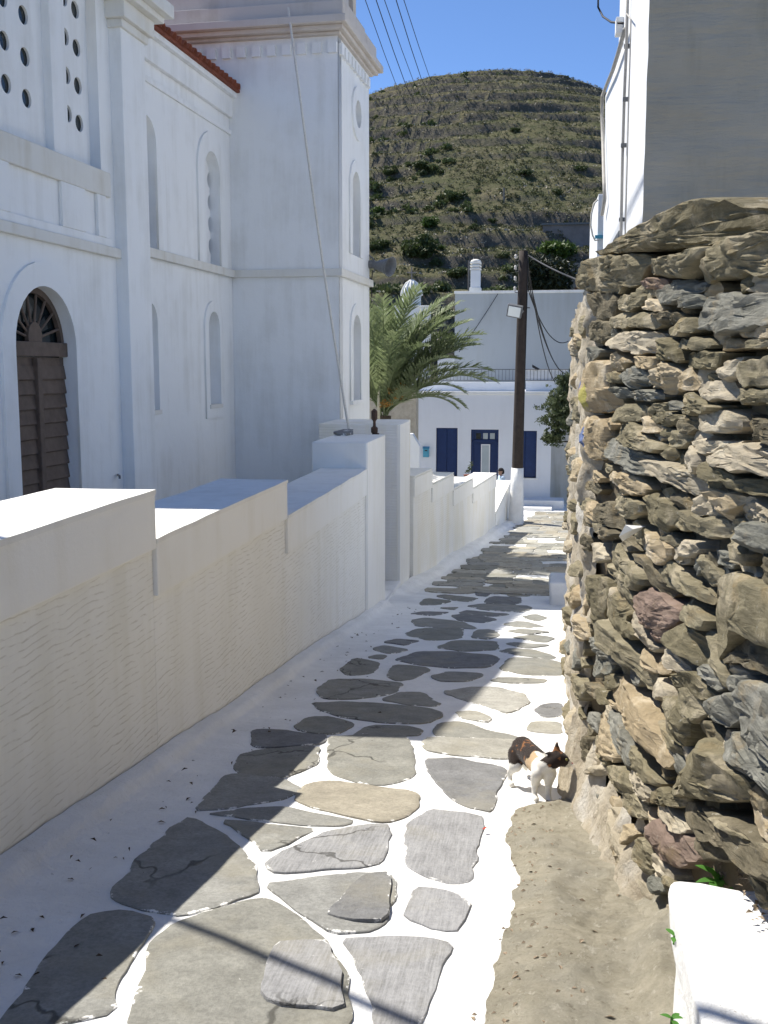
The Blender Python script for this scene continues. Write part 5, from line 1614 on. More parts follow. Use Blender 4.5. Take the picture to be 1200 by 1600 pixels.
def fbox(m, w, h, d0_, d1_): 
    pts = [fc + UX * sx + UY_ * sy + UN * dd for dd in (d0_, d1_) for sx, sy in ((-w, -h), (w, -h), (w, h), (-w, h))]
    return m.add(pts, [(0, 3, 2, 1), (4, 5, 6, 7), (0, 1, 5, 4), (1, 2, 6, 5), (2, 3, 7, 6), (3, 0, 4, 7)])
fbox(MB(), .20, .17, -.14, .0).build('lamp_housing', MT['metal'], fd, bevel=.012)
fbox(MB(), .165, .135, .0, .012).build('lamp_glass', MT['lamp_glass'], fd)
MB().tube([fc - UN * .1 + UX * .15 - UY_ * .12, fc - UN * .2 + UX * .22, fc - UN * .1 + UX * .15 + UY_ * .12], .015, 6).build('bracket', MT['metal'], fd)

def sagline(p, q, sag, n=24):
    return [Vector(p).lerp(Vector(q), i / n) - Zv * (sag * 4 * (i / n) * (1 - i / n)) for i in range(n + 1)]
wl = ['steepest', 'thickest', 'middle', 'fourth', 'rightmost']
wires = [((568, -8), (621, 138)), ((585, -8), (634.5, 134)), ((598, -8), (646.5, 128)), ((616.5, -8), (658, 122)), ((628.5, -8), (671, 120))]
lab = ['leftmost of the five thin black power lines crossing the blue sky', 'second from left of the five thin black power lines in the sky',
       'middle one of the five thin black power lines crossing the blue sky', 'fourth from left of the five thin black power lines in the sky',
       'rightmost of the five thin black power lines crossing the blue sky']
for i, (a, b) in enumerate(wires):
    p, q = hY(*a, 34), hY(*b, 52)
    d = q - p
    tag(MB().tube([p - d * 1.2 + Zv * .6, p - d * .5 + Zv * .15, p, p.lerp(q, .5) - Zv * .05, q, q + d * .8 + Zv * .7, q + d * 2.0 + Zv * 3.5], .013 + .003 * (i % 2), 5).build('power_line', MT['cable']), lab[i], 'power line', 'five power lines crossing the sky')
ptop = A1 + Vector((.1, 0, -.15))
for i, (b, l) in enumerate((((867, 597), 'lowest black cable sloping from the utility pole to the vine on the right'),
                            ((879, 582), 'middle black cable sloping from the utility pole to the house terrace'),
                            ((883, 584), 'right hand black cable sloping from the utility pole to the house terrace'),
                            ((888, 533), 'shallow black cable running from the utility pole towards the rubble wall corner'))):
    q = hY(*b, 36 if i < 3 else 34)
    tag(MB().tube(sagline(ptop - Zv * .25 * i, q, .55), .016, 5).build('house_cable', MT['cable']), l, 'cable', 'cables from the utility pole')
q = hY(715, 545, 42)
tag(MB().tube(sagline(hY(778, 459, 41.9), hY(717, 550, 41.9), .05, 8), .014, 5).build('wall_wire', MT['cable']), 'thin wire slanting across the grey upper house wall above the palm', 'wire')
tag(MB().tube(sagline(A1 + Vector((.1, 0, -.1)), hY(915, 442, 24), .05, 12), .022, 6).build('thick_cable', MT['cable']), 'thick dark cable crossing in front of the dark conifer at right', 'cable')
# bundled cable that crosses above the lane near us, out of the frame; its shadow falls on the paving
s0, s1 = hL(300, 1450), hL(640, 1600)
k0 = s0 + SUN_DIR / SUN_DIR.z * 5.2; k1 = s1 + SUN_DIR / SUN_DIR.z * 5.2
dd = (k1 - k0).normalized()
tag(MB().tube(sagline(k0 - dd * 3.2, k1 + dd * 9, .05), .025, 8).build('cable_bundle', MT['cable']), 'black bundled cable crossing over the lane close by', 'cable')

# ================================================================== PALM
palm = thing('palm_tree', 'bushy green date palm standing behind the far gate pier by the bell tower', 'palm', (-2.95, 22.4, lz(22.4)))
crown = hY(599, 642, 22.4)
MB().tube([Vector((crown.x - .1, 22.4, -3)), Vector((crown.x - .05, 22.4, -1)), crown - Zv * .1], [.17, .16, .17], 14).build('trunk', MT['palm_trunk'], palm, smooth=True)
def frond_mesh(L, droop, seed):
    rr = random.Random(seed); n = 26
    pts = []; ang = 0; p = Vector((0, 0, 0))
    for i in range(n + 1):
        t = i / n; a = -droop * t * t
        pts.append(p.copy()); p = p + Vector((cos(a), 0, sin(a))) * (L / n)
    m = MB(); m.tube(pts, [.020 * (1 - .85 * i / n) for i in range(n + 1)], 5)
    for i in range(3, n):
        for h in range(3):
            t = (i + h / 3) / n; c = pts[i].lerp(pts[min(i + 1, n)], h / 3); d = (pts[min(i + 1, n)] - pts[i - 1]).normalized()
            up_ = Vector((-d.z, 0, d.x))
            ll = .42 * (sin(pi * min(1, .12 + .83 * t)) ** .6) * L / 2.1
            for s in (-1, 1):
                if rr.random() < .06: continue
                dirv = (d * rr.uniform(.55, .95) + Vector((0, s, 0)) * rr.uniform(.65, .95) + up_ * rr.uniform(.10, .60)).normalized()
                e = c + dirv * ll * rr.uniform(.75, 1.05); e.z -= .10 * ll * rr.random() + .05
                w = d * .014
                mid = c.lerp(e, .5) + up_ * .02
                m.add([c - w, c + w, mid + w * 1.2, mid - w * 1.2, e], [(0, 1, 2, 3), (3, 2, 4)])
    me = bpy.data.meshes.new('frond'); me.from_pydata(m.v, [], m.f); me.materials.append(MT['palm_leaf']); return me
fmesh = [frond_mesh(2.3, .9, 1), frond_mesh(2.0, 1.3, 2), frond_mesh(1.7, .6, 3), frond_mesh(2.35, 1.15, 4)]
rp = random.Random(3)
def frond(az, el, k, sc=1.0):
    o = bpy.data.objects.new('frond', fmesh[k]); COL.objects.link(o); o.parent = palm
    o.location = crown - palm.location + Vector((cos(az) * .08, sin(az) * .08, rp.uniform(-.1, .15)))
    o.rotation_euler = (rp.uniform(-.25, .25), -el, az); sc *= 1.09; o.scale = (sc, sc, sc)
# towards the right in the picture and all round
for az, el, k, sc in ((-.05, .74, 3, .98), (-.15, .62, 3, 1.0), (.05, 1.0, 3, 1.05), (-.3, 1.1, 0, 1.1), (-.35, .64, 3, .98), (.1, .85, 0, .95), (.3, .55, 1, .85), (-.2, .95, 0, .95), (.5, .9, 0, 1.0), (-.6, .75, 0, .85), (-.1, .40, 1, .85), (.2, .36, 1, .75),
                      (-.9, .6, 1, .8), (.8, .6, 0, .9), (-.5, 1.15, 0, 1.0), (.2, 1.2, 0, 1.02), (.9, 1.15, 0, .95), (-1.2, .9, 2, .9)):
    frond(az, el, k, sc)
for i in range(38):
    frond(rp.uniform(0, 6.28), rp.uniform(.8, 1.1) if i % 2 == 0 else rp.uniform(1.05, 1.5), rp.choice([0, 0, 1, 3]), rp.uniform(.8, 1.02) * (1.18 if i % 2 else 1))
MB().tube([crown + Vector((-.06, -.3, -.2)), crown + Vector((-.05, -.32, .35)), crown + Vector((.0, -.36, .62))], [.035, .028, .012], 7).build('dry_stalk', MT['dry_stalk'], palm, smooth=True)
dv = []
for px, py in ((628, 603), (616, 612), (606, 630), (600, 635), (622, 622)):
    c = hY(px, py, 22.0); dv += [[c.x + rp.uniform(-.1, .1), c.y + rp.uniform(-.1, .1), c.z + rp.uniform(-.06, .06)] for _ in range(9)]
tri_object('date_cluster', blob_mesh(np.array(dv), np.full(len(dv), .05), 10, 4, 1), MT['dates'], palm)

# ================================================================== TREES AND SHRUBS
def leaf_tree(name, label, cat, c, rx, rz, n, leaf, mat, seed, group=None, trunk=True, lumps=9, z0=None):
    rng = np.random.default_rng(seed)
    z0 = c[2] - rz * 1.1 if z0 is None else z0
    th = thing(name, label, cat, (c[0], c[1], z0), group)
    lc = rng.normal(size=(lumps, 3)); lc /= np.linalg.norm(lc, axis=1, keepdims=True)
    lc *= rng.uniform(.25, .72, (lumps, 1)) * np.array([rx, rx, rz])
    lr = rng.uniform(.35, .62, lumps)
    w = rng.integers(0, lumps, n)
    d = rng.normal(size=(n, 3)); d /= np.linalg.norm(d, axis=1, keepdims=True)
    P = lc[w] + d * (rng.uniform(.5, 1.05, (n, 1)) * lr[w][:, None]) * np.array([rx, rx, rz])
    P += np.array(c)
    a = rng.normal(size=(n, 3)); b = rng.normal(size=(n, 3))
    v = np.stack([P + a * leaf, P + b * leaf, P - (a + b) * leaf * .6], 1).reshape(-1, 3)
    tri_object('foliage', v, mat, th)
    if trunk:
        m = MB().tube([Vector((c[0], c[1], z0 - .4)), Vector((c[0], c[1], z0 + rz * .5)), Vector(c)], [rx * .09, rx * .07, rx * .03], 7)
        for k in range(min(5, lumps)):
            m.tube([Vector((c[0], c[1], z0 + rz * .5)), Vector(c) + Vector(lc[k]) * .8], [rx * .04, rx * .015], 5)
        m.build('trunk', MT['bark'], th)
    return th
def on_hill(px, py):                        # point of the hillside seen at a pixel
    d = ray(px, py); prev = 60
    for t in np.arange(62, 235, .35):
        p = EYE + d * t
        if p.z < float(hill_z(np.array([p.x]), np.array([p.y]))[0]): return p
    return EYE + d * 150
cy_ = 64
c = hY(846, 430, cy_)
leaf_tree('conifer', 'dense nearly black conifer behind the utility pole and the upper house', 'tree', (c.x, cy_, c.z - .3), 2.0, 1.9, 7000, .09, MT['conifer'], 21, z0=float(hill_z(np.array([c.x]), np.array([cy_]))[0]), lumps=14)
BUSH = [((658, 384), 33, 24, 'shrub', 'round dark green tree on a terrace above the palm'), ((875, 390), 32, 14, 'shrub_bright', 'bright green bush left of the narrow white house'),
        ((640, 392), 14, 16, 'shrub', 'lower dark bush touching the left side of the round terrace tree'), ((710, 308), 18, 9, 'shrub', 'dark green shrub low in the middle of the hillside'),
        ((728, 323), 11, 6, 'shrub', 'small green shrub just right and below the mid hill shrub'), ((673, 345), 16, 12, 'shrub_bright', 'yellowish green rounded shrub on the left part of the slope'),
        ((660, 258), 17, 9, 'shrub', 'shrub high on the left of the hill near the bell tower'), ((596, 383), 18, 9, 'shrub', 'flat green shrub next to the tower wall beside the loudspeaker'),
        ((784, 398), 13, 7, 'shrub', 'dark flat shrub left of the conifer top'), ((683, 410), 12, 10, 'shrub', 'dark shrub under the round terrace tree'),
        ((715, 425), 22, 8, 'shrub', 'low wide shrub left of the chimney'), ((805, 202), 12, 5, 'shrub', 'small shrub alone high on the upper hillside'), ((740, 355), 10, 7, 'shrub', 'grey green shrub in the middle of the lower slope'),
        ((590, 330), 14, 7, 'shrub_bright', 'light green shrub close to the tower above the loudspeaker'), ((610, 270), 16, 6, 'shrub', 'flattened shrub high beside the tower edge'), ((820, 270), 14, 6, 'shrub', 'flat shrub on the right upper slope'),
        ((870, 300), 12, 5, 'shrub', 'small shrub on the slope left of the sunlit house edge'), ((905, 262), 13, 6, 'shrub', 'shrub far right on the hill by the sunlit house edge'), ((690, 385), 9, 6, 'shrub_bright', 'tiny bright bush right of the round terrace tree'),
        ((588, 298), 10, 5, 'shrub', 'small dark shrub against the tower edge half way up the hill'), ((770, 345), 9, 5, 'shrub', 'small shrub above the chimney on the lower slope')]
for i, ((px, py), wpx, hpx, mt, lb) in enumerate(BUSH):
    p = on_hill(px, py + hpx * .8); D = (p - EYE).dot(_f)
    rx, rz = wpx / FPX * D, hpx / FPX * D
    leaf_tree('hill_shrub', lb, 'shrub', (p.x, p.y, p.z + rz * .7), rx, rz, 2200 if wpx > 15 else 900, rx * .075, MT[mt], 40 + i, 'single shrubs on the terraced hill', lumps=8)
# feathery bush leaning out beyond the rubble wall
c = hY(880, 640, 33.5)
tam = thing('tamarisk_bush', 'feathery green bush leaning out beside the far end of the rubble wall', 'bush', (c.x + .5, 33.5, lz(33.5)))
rng2 = np.random.default_rng(77)
cs = []
for (px, py, n, sp) in ((884, 620, 150, .26), (876, 640, 160, .28), (878, 665, 120, .24), (868, 684, 70, .15), (856, 688, 40, .08), (884, 600, 70, .15), (850, 660, 10, .10), (895, 650, 150, .4), (895, 600, 60, .3)):
    q = hY(px, py, 33.5); cs.append(np.array([q.x, q.y, q.z]) + rng2.normal(size=(n, 3)) * sp * np.array([.8, 1, .7]))
cs = np.concatenate(cs)
tri_object('foliage', blob_mesh(cs, np.full(len(cs), .13), 14, 5, 1.0), MT['tamarisk'], tam)
q1_ = hY(862, 690, 33.5)
MB().tube([Vector((c.x + .7, 33.6, lz(33.5) - .2)), Vector((c.x + .6, 33.5, -1.2)), Vector((c.x + .1, 33.5, c.z))], [.09, .07, .03], 7).tube([Vector((c.x + .6, 33.5, -1.3)), hY(890, 690, 33.5), q1_], [.05, .035, .012], 6).build('trunk', MT['bark'], tam)

# ---- buildings far up the slope
p = on_hill(890, 376)
a, b = hY(848, 352, p.y), hY(960, 376, p.y)
fb = thing('retaining_wall', 'long low grey walled building on the slope left of the narrow white house', 'building', (a.x, p.y, b.z))
MB().box((a.x, p.y, b.z - 4), (b.x, p.y + 5, a.z)).build('wall', MT['render_far'], fb)
MB().box((a.x - .2, p.y - .2, a.z), (b.x, p.y + 5, a.z + .22)).build('roof_slab', MT['metal'], fb)
p2 = 70.0
a, b = hY(884, 411, p2), hY(930, 470, p2)
ub = thing('unfinished_house', 'unfinished brick and concrete house above the rubble wall corner', 'house', (a.x, p2, -2))
MB().box((a.x, p2 + .2, -4), (b.x, p2 + 4, a.z - .15)).build('wall', MT['brick_far'], ub)
MB().box((a.x - .1, p2, a.z - .25), (b.x, p2 + 4.1, a.z)).build('roof_slab', MT['concrete_far'], ub)
zz_ = hY(884, 443, p2).z
MB().box((a.x - .1, p2, zz_ - .25), (b.x, p2 + 4.1, zz_)).build('floor_slab', MT['concrete_far'], ub)
for px in (884, 893, 903, 913):
    q = hY(px, 440, p2); MB().box((q.x, p2 + .05, -4), (q.x + .2, p2 + .25, a.z - .25)).build('column', MT['concrete_far'], ub)
for px, py in ((889, 421), (898, 421), (907, 421), (889, 452)):
    q = hY(px, py, p2 + .15); MB().box((q.x - .02, p2 + .12, q.z - .3), (q.x + .2, p2 + .19, q.z + .1)).build('window', MT['glass_dark'], ub)
for (x_, y_, hh, l) in ((787, 305, 10, 'thin pale post standing on the middle terrace of the hill'), (732, 470, 32, 'thin pale post between the palm and the upper house')):
    if hh == 10: q = on_hill(x_, y_ + 12); D = q.y
    else: q = hY(732, 480, 60); D = 60
    tag(MB().tube([q - Zv * .5, q + Zv * (hh * 2.2 / FPX * D)], .05 * D / 60, 6).build('post', MT['concrete_far'], base=q), l, 'post')

# ================================================================== PLANT BY THE BLOCK, LITTER
pl0 = Vector((.56, 3.2, 0)); 
def leaf_shape(m, base, d, L, W, droop):
    side = d.cross(Zv).normalized(); n = 5; rows = []
    for i in range(n + 1):
        t = i / n; w = W * sin(pi * (t * .92 + .06)) ** .8
        c = base + d * (L * t) - Zv * (droop * t * t)
        rows.append((c - side * w + Zv * w * .25, c, c + side * w + Zv * w * .25))
    vs = [q for r in rows for q in r]; fs = []
    for i in range(n):
        for j in range(2): fs.append((i * 3 + j, i * 3 + j + 1, i * 3 + 4 + j, i * 3 + 3 + j))
    m.add(vs, fs)
def weed(px, py, Y, label, n, L, seed):
    q = hY(px, py, Y); rr = random.Random(seed)
    th = thing('weed', label, 'plant', (q.x, q.y, q.z - L * .9))
    stem_top = q - Zv * .02
    MB().tube([q - Zv * L * 1.0, q - Zv * L * .4, stem_top], [.004, .003, .002], 5).build('stem', MT['weed'], th)
    for i in range(n):
        az = i * 2.4 + rr.uniform(-.3, .3)
        m = MB(); leaf_shape(m, stem_top - Zv * L * .09 * (i // 2), Vector((cos(az), sin(az), rr.uniform(.15, .6))).normalized(), L * rr.uniform(.75, 1.1), L * .19, L * .25)
        m.build('leaf', MT['weed'], th, smooth=True, fix=False)
weed(1125, 1362, 3.35, 'small bright green weed sprouting behind the white block under the big stones', 9, .085, 5)
weed(1139, 1385, 3.2, 'tiny green shoot at the top edge of the white block', 4, .05, 6)
weed(1054, 1452, 2.85, 'single green leaf pair in the crack left of the white block', 3, .045, 7)
weed(1050, 1580, 2.5, 'small green shoot low at the foot of the white block', 4, .04, 8)
# dried leaves and crumbs swept against the kerb: too many and too small to count
def litter(name, pts, lo, hi, mat, label, cat, lift=.004):
    m = MB()
    for x, y, z in pts:
        s = R.uniform(lo, hi); a = R.uniform(0, 6.28); e = R.uniform(.25, .8)
        d = Vector((cos(a), sin(a), R.uniform(-.2, .2))) * s; f = Vector((-sin(a), cos(a), R.uniform(-.2, .3))) * s * e
        c = Vector((x, y, z + lift))
        m.add([c - d, c - f * .6 + Zv * s * .3, c + d, c + f * .8 + Zv * s * .5, c + Zv * s * .15], [(0, 1, 4), (1, 2, 4), (2, 3, 4), (3, 0, 4)])
    return tag(m.build(name, mat, fix=False), label, cat, kind='stuff')
dl = simple('dead_leaf', (.10, .065, .04), .9, .5, 40)
pts = []
for i in range(150):
    y = 2.4 + 12 * R.random() ** 1.6; x = XW + .22 + abs(R.gauss(0, .22)) + (R.random() < .15) * R.uniform(0, .8)
    pts.append((x, y, ls(x, y) + (.05 if x < XW + .3 else 0)))
litter('fallen_leaves', pts, .006, .022, dl, 'brown dried leaves and crumbs scattered along the white kerb', 'leaves')
pts = [(R.uniform(.5, 1.1), R.uniform(1.9, 3.05), .135) for _ in range(45)]
litter('stone_crumbs', pts, .003, .012, dl, 'dark crumbs lying on the white block top', 'crumbs', .002)
gm = simple('gravel_bit', (.34, .27, .19), .95, .5, 60)
pts = []
for i in range(900):
    x, y = R.uniform(.60, 1.25), R.uniform(2.78, 3.6); pts.append((x, y, max(.125 if y < 3.08 else -9, float(ledge_h(np.array([x]), np.array([y]))[0]), -.02 + .30 * max(0, x - .55) if y > 3.05 else -9)))
litter('gravel', pts, .005, .018, gm, 'loose brown gravel between the white block and the rubble wall', 'gravel', .0)
pts = []
for i in range(170):
    y = R.uniform(2.2, 5.3); x = float(np.interp(y, by, bx)) + abs(R.gauss(.05, .16)); pts.append((x, y, float(max(ledge_h(np.array([x]), np.array([y]))[0], lane_surf(np.array([x]), np.array([y]))[0]))))
litter('stone_chips', pts, .004, .017, gm, 'small brown chips of stone on the bare rock by the joint', 'stone chips', .0)
rl_ = simple('red_petal', (.40, .05, .03), .8, .3, 40)
pq = hL(757, 1298)
tag(MB().add([pq + Vector((-.012, 0, .008)), pq + Vector((.0, -.012, .012)), pq + Vector((.014, .004, .02)), pq + Vector((0, .012, .014))], [(0, 1, 2, 3)]).build('fallen_petal', rl_), 'single red fallen petal on the white joint near the bare rock', 'petal')
# ================================================================== CAT AND PERSON
def sdf_body(name, caps, voxel, mat, parent=None, smooth_it=6, base=None):
    """one continuous skin grown round tapered limbs (p, r) -> (q, s)"""
    bm = bmesh.new()
    for p, r, q, s in caps:
        p, q = Vector(p), Vector(q); L = (q - p).length
        n = max(2, int(L / (min(r, s) * .45)) + 1)
        for i in range(n + 1):
            t = i / n; rad = r + (s - r) * t
            bmesh.ops.create_icosphere(bm, subdivisions=2, radius=rad, matrix=Matrix.Translation(p.lerp(q, t)))
    me = bpy.data.meshes.new('tmp'); bm.to_mesh(me); bm.free()
    ob = bpy.data.objects.new('tmp', me); COL.objects.link(ob)
    md = ob.modifiers.new('r', 'REMESH'); md.mode = 'VOXEL'; md.voxel_size = voxel; md.use_smooth_shade = True
    sm = ob.modifiers.new('s', 'SMOOTH'); sm.factor = .5; sm.iterations = smooth_it
    bpy.context.view_layer.update()
    out = bpy.data.meshes.new_from_object(ob.evaluated_get(bpy.context.evaluated_depsgraph_get()))
    bpy.data.objects.remove(ob); bpy.data.meshes.remove(me)
    out.name = name; out.materials.clear(); out.materials.append(mat); out.shade_smooth()
    o = bpy.data.objects.new(name, out)
    return link(o, parent)

g0 = hL(849, 1251)
CF = Vector((.34, -.94, 0)).normalized(); CSd = Vector((.94, .34, 0))
def K(f, s, h):
    p = g0 + CF * f + CSd * s
    return Vector((p.x, p.y, ls(p.x, p.y) + .004 + h)) if h < .05 else Vector((p.x, p.y, ls(g0.x, g0.y) + .004 + h - .12 * CF.y * f * -1 * 0 + .10 * (g0.y - p.y)))
cat = thing('cat', 'small calico cat turning its dark face to the foot of the rubble wall', 'cat', (g0.x, g0.y, g0.z))
caps = [
 (K(-.03, .0, .168), .056, K(-.12, .0, .186), .064), (K(-.12, 0, .186), .064, K(-.22, -.005, .196), .062), (K(-.22, -.005, .196), .062, K(-.31, -.01, .205), .064),
 (K(-.01, .005, .185), .050, K(.025, .035, .215), .040), (K(.025, .035, .215), .040, K(.035, .062, .237), .040),
 (K(.035, .066, .238), .041, K(.040, .080, .232), .036), (K(.042, .090, .226), .030, K(.046, .118, .212), .0165), (K(.042, .10, .212), .022, K(.046, .116, .204), .014),
 (K(.0, -.036, .150), .036, K(-.025, -.040, .095), .023), (K(-.025, -.040, .095), .022, K(-.02, -.042, .035), .0155), (K(-.02, -.042, .030), .015, K(.0, -.042, .013), .018), (K(.0, -.042, .013), .018, K(.010, -.042, .012), .016),
 (K(.01, .030, .150), .036, K(-.005, .028, .095), .023), (K(-.005, .028, .095), .022, K(.012, .022, .035), .0155), (K(.012, .022, .030), .015, K(.030, .020, .013), .019), (K(.030, .020, .013), .019, K(.042, .020, .012), .016),
 (K(-.30, -.045, .175), .052, K(-.25, -.070, .120), .036), (K(-.25, -.070, .120), .032, K(-.315, -.080, .065), .017), (K(-.315, -.080, .065), .0165, K(-.30, -.082, .018), .0150), (K(-.30, -.082, .014), .016, K(-.265, -.084, .012), .017),
 (K(-.30, .040, .175), .052, K(-.25, .060, .120), .036), (K(-.25, .060, .120), .032, K(-.315, .065, .065), .017), (K(-.315, .065, .065), .0165, K(-.30, .066, .018), .0150), (K(-.30, .066, .014), .016, K(-.265, .068, .012), .017),
 (K(-.35, -.01, .215), .024, K(-.42, .0, .175), .018), (K(-.42, .0, .175), .018, K(-.47, .03, .09), .015), (K(-.47, .03, .09), .015, K(-.50, .08, .03), .013),
 # ears
 (K(.020, .060, .272), .021, K(.018, .060, .300), .012), (K(.018, .060, .300), .012, K(.018, .062, .326), .004),
 (K(.030, .040, .252), .020, K(.022, .018, .262), .012), (K(.022, .018, .262), .012, K(.018, -.004, .264), .004)]
furm = NT('calico_fur')
ca = furm.n('Attribute'); ca.attribute_name = 'fur'
nf = furm.noise(240, 4, .7, furm.scale(furm.pos(), (1, 1, .35)))
cc_ = furm.mix(furm.ramp(nf, [(.3, .35), (.7, 0)]), ca.outputs['Color'], (.5, .5, .5), 'MULTIPLY')
furm.done(cc_, .85, furm.bump(nf, .6, .004), .15)
furm.b.inputs['Sheen Weight'].default_value = .15
body = sdf_body('body', caps, .0062, furm.m, cat, 7)
def seg_d(p, a, b):
    a, b = Vector(a), Vector(b); d = b - a; t = max(0, min(1, (p - a).dot(d) / d.length_squared)); return (p - a - d * t).length
at_ = body.data.attributes.new('fur', 'FLOAT_COLOR', 'POINT'); cols = []
hc = K(.036, .07, .236); mz = K(.05, .122, .206)
W, DK, OR, BG = (.80, .77, .70), (.032, .022, .018), (.24, .105, .040), (.55, .40, .24)
for v in body.data.vertices:
    p = v.co; r = p - g0; f = r.dot(CF); s = r.dot(CSd); h = p.z - ls(g0.x, g0.y)
    nn = mnoise.noise(p * 22); n2 = mnoise.noise(p * 38 + Vector((4, 4, 4)))
    c = W
    if f < -.10 + .03 * nn and h > .125 + .04 * nn + (.06 if s > 0 else 0): c = OR if n2 > .46 else DK
    elif f < -.05 and s < -.015 and h > .09 + .03 * nn and f > -.2: c = BG
    dh = (p - hc).length
    if f > -.005 and h > .185 and (dh < .075 or h > .262):
        c = DK
        if (p - mz).length < .030 + .006 * nn or h < .196 + .02 * nn: c = W
        elif n2 > .22 and s < .062: c = OR
        if h > .275 and n2 > 0: c = OR
    if s < .032 and f > .0 and h > .225 and h < .29: c = DK
    cols += [*c, 1]
at_.data.foreach_set('color', cols)
body.data.update()
fv, ff, fc_ = [], [], []
rf_ = random.Random(9)
vsb = body.data.vertices
for q in range(11000):
    v = vsb[rf_.randrange(len(vsb))]; nrm = v.normal
    back = -CF * .8 + Vector((0, 0, -.55)); tan_ = back - nrm * back.dot(nrm)
    if tan_.length < .05: continue
    d = (tan_.normalized() + nrm * rf_.uniform(.25, .7) + Vector((rf_.gauss(0, .2), rf_.gauss(0, .2), rf_.gauss(0, .2)))).normalized()
    L = rf_.uniform(.005, .010) * (.55 if v.co.z - g0.z < .08 else 1); sd_ = d.cross(nrm).normalized() * .0009
    k = len(fv); b0 = v.co - nrm * .001
    fv += [b0 - sd_, b0 + sd_, b0 + d * L]; ff.append((k, k + 1, k + 2)); fc_ += cols[v.index * 4: v.index * 4 + 4] * 3
fo = mesh_obj('fur', fv, ff, furm.m, cat, smooth=False, fix=False)
fo['kind'] = 'stuff'
fa = fo.data.attributes.new('fur', 'FLOAT_COLOR', 'POINT'); fa.data.foreach_set('color', fc_)
wk = MB()
for i in range(7):
    a = -.5 + i * .17
    p0_ = K(.055, .122, .208); wk.tube([p0_, p0_ + CF * (.03 + .01 * cos(i)) + CSd * .012 + Zv * a * .035], [.0006, .0002], 4)
wk.build('whiskers', MT['white_paint'], cat)['kind'] = 'stuff'
def ell(name, c, r, mat, parent, sc=(1, 1, 1)):
    m = MB(); vs, fs = [], []; n = 12
    for i in range(n // 2 + 1):
        for k in range(n):
            a = pi * i / (n // 2); b = 2 * pi * k / n
            vs.append(Vector(c) + Vector((sin(a) * cos(b) * r * sc[0], sin(a) * sin(b) * r * sc[1], cos(a) * r * sc[2])))
    for i in range(n // 2):
        for k in range(n): fs.append((i * n + k, i * n + (k + 1) % n, (i + 1) * n + (k + 1) % n, (i + 1) * n + k))
    return m.add(vs, fs).build(name, mat, parent, smooth=True)
eye_m = simple('cat_eye', (.16, .15, .04), .15, .1, 9, .02, .001, None, .6)
ell('eye', K(.072, .094, .240), .0075, eye_m, cat)
ell('nose', K(.050, .134, .211), .006, simple('pink_nose', (.45, .20, .18), .5), cat)

# person whose head and shoulder show above the low end of the wall
py_ = 32.6
pc = hY(783.5, 731, py_); gz_ = lz(py_)
Hh = pc.z - gz_
S = Hh / 1.72
per = thing('person', 'person in dark cap and pale blue shirt behind the far wall end', 'person', (pc.x, py_, gz_))
FD, SD = Vector((-.93, -.36, 0)), Vector((-.36, .93, 0))
def Q(f, s, h): return Vector((pc.x, py_, gz_)) + (FD * f + SD * s) * S + Zv * h * S
caps = [(Q(0, 0, 1.02), .125 * S, Q(.0, 0, 1.25), .13 * S), (Q(0, -.06, 1.02), .11 * S, Q(0, .06, 1.02), .11 * S), (Q(0, -.13, 1.36), .075 * S, Q(0, .13, 1.36), .075 * S), (Q(0, -.06, 1.25), .12 * S, Q(0, .06, 1.25), .12 * S),
        (Q(0, 0, 1.38), .058 * S, Q(.02, 0, 1.50), .052 * S), (Q(.02, 0, 1.60), .088 * S, Q(.035, 0, 1.56), .076 * S), (Q(.045, 0, 1.53), .062 * S, Q(.06, 0, 1.50), .048 * S), (Q(.105, 0, 1.565), .016 * S, Q(.118, 0, 1.55), .014 * S), (Q(.02, -.083, 1.57), .02 * S, Q(.02, .083, 1.57), .02 * S)]
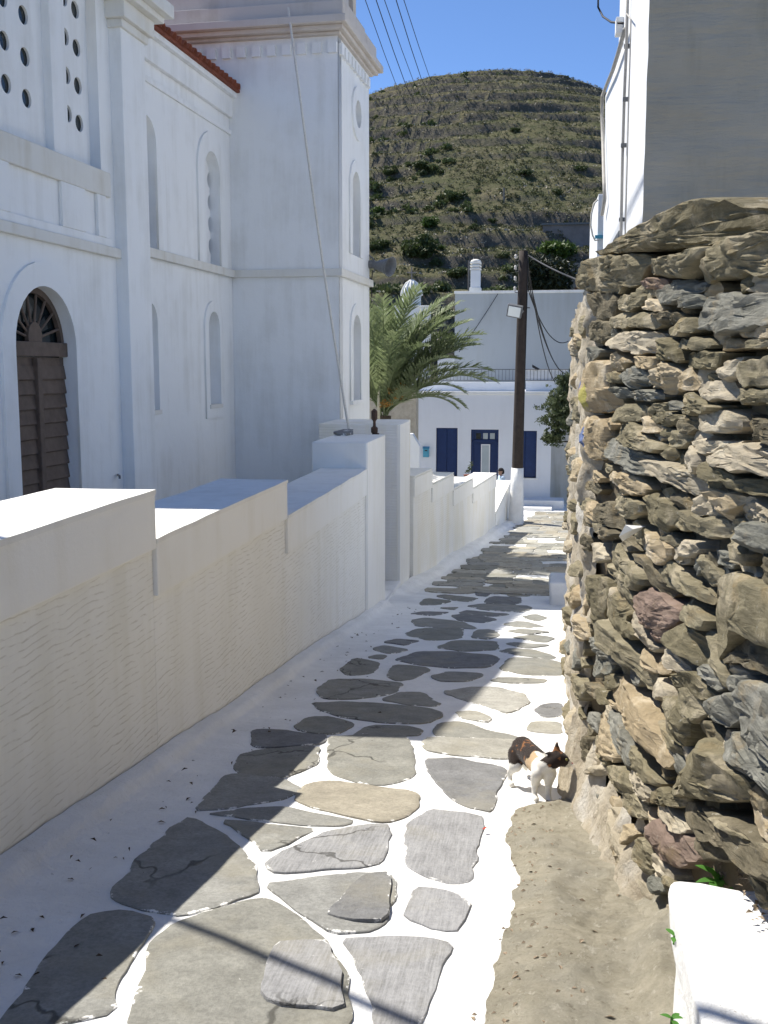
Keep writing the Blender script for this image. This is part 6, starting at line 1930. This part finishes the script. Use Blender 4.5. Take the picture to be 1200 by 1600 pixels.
for s in (-1, 1):
    caps += [(Q(0, .09 * s, .95), .088 * S, Q(.01, .095 * s, .52), .058 * S), (Q(.01, .095 * s, .52), .056 * S, Q(-.01, .10 * s, .09), .038 * S), (Q(-.01, .10 * s, .05), .036 * S, Q(.15, .11 * s, .035), .032 * S),
             (Q(0, .18 * s, 1.36), .055 * S, Q(-.02, .225 * s, 1.08), .040 * S), (Q(-.02, .225 * s, 1.08), .038 * S, Q(.05, .235 * s, .84), .026 * S), (Q(.055, .235 * s, .81), .030 * S, Q(.07, .235 * s, .75), .030 * S)]
    for k, (a, l) in enumerate(((-.028, .07), (-.009, .085), (.010, .08), (.028, .062))):
        caps.append((Q(.075 + a, .235 * s, .74), .0085 * S, Q(.085 + a * 1.25, .228 * s, .74 - l), .007 * S))
    caps.append((Q(.09, .23 * s, .80), .011 * S, Q(.125, .222 * s, .745), .008 * S))
sdf_body('body', caps, .0085, MT['skin'], per, 3)
cl = [(Q(0, -.06, 1.0), .128 * S, Q(0, .06, 1.0), .128 * S), (Q(0, -.06, 1.24), .135 * S, Q(0, .06, 1.24), .135 * S), (Q(0, 0, 1.0), .135 * S, Q(0, 0, 1.26), .142 * S), (Q(0, -.14, 1.355), .088 * S, Q(0, .14, 1.355), .088 * S)]
for s in (-1, 1): cl.append((Q(0, .18 * s, 1.355), .072 * S, Q(-.015, .218 * s, 1.13), .058 * S))
sdf_body('shirt', cl, .012, MT['shirt'], per, 5)
cl = [(Q(0, -.06, .96), .122 * S, Q(0, .06, .96), .122 * S)]
for s in (-1, 1): cl += [(Q(0, .09 * s, .95), .102 * S, Q(.01, .095 * s, .52), .074 * S), (Q(.01, .095 * s, .52), .074 * S, Q(-.01, .10 * s, .10), .062 * S)]
sdf_body('trousers', cl, .014, MT['trousers'], per, 4)
MB().lathe([(.098 * S, 0), (.102 * S, .03 * S), (.092 * S, .075 * S), (.06 * S, .105 * S), (.01, .118 * S)], Q(.015, 0, 1.605), 16).prism([Q(.08, -.075, 1.612), Q(.19, -.05, 1.60), Q(.20, 0, 1.602), Q(.19, .05, 1.60), Q(.08, .075, 1.612)], (0, 0, .010)).build('cap', MT['cap'], per, smooth=False)
sdf_body('hair', [(Q(-.035, 0, 1.60), .082 * S, Q(-.045, 0, 1.545), .072 * S)], .012, MT['cap'], per, 3)
for s in (-1, 1): ell('eye', Q(.094, .032 * s, 1.578), .011 * S, MT['cable'], per)
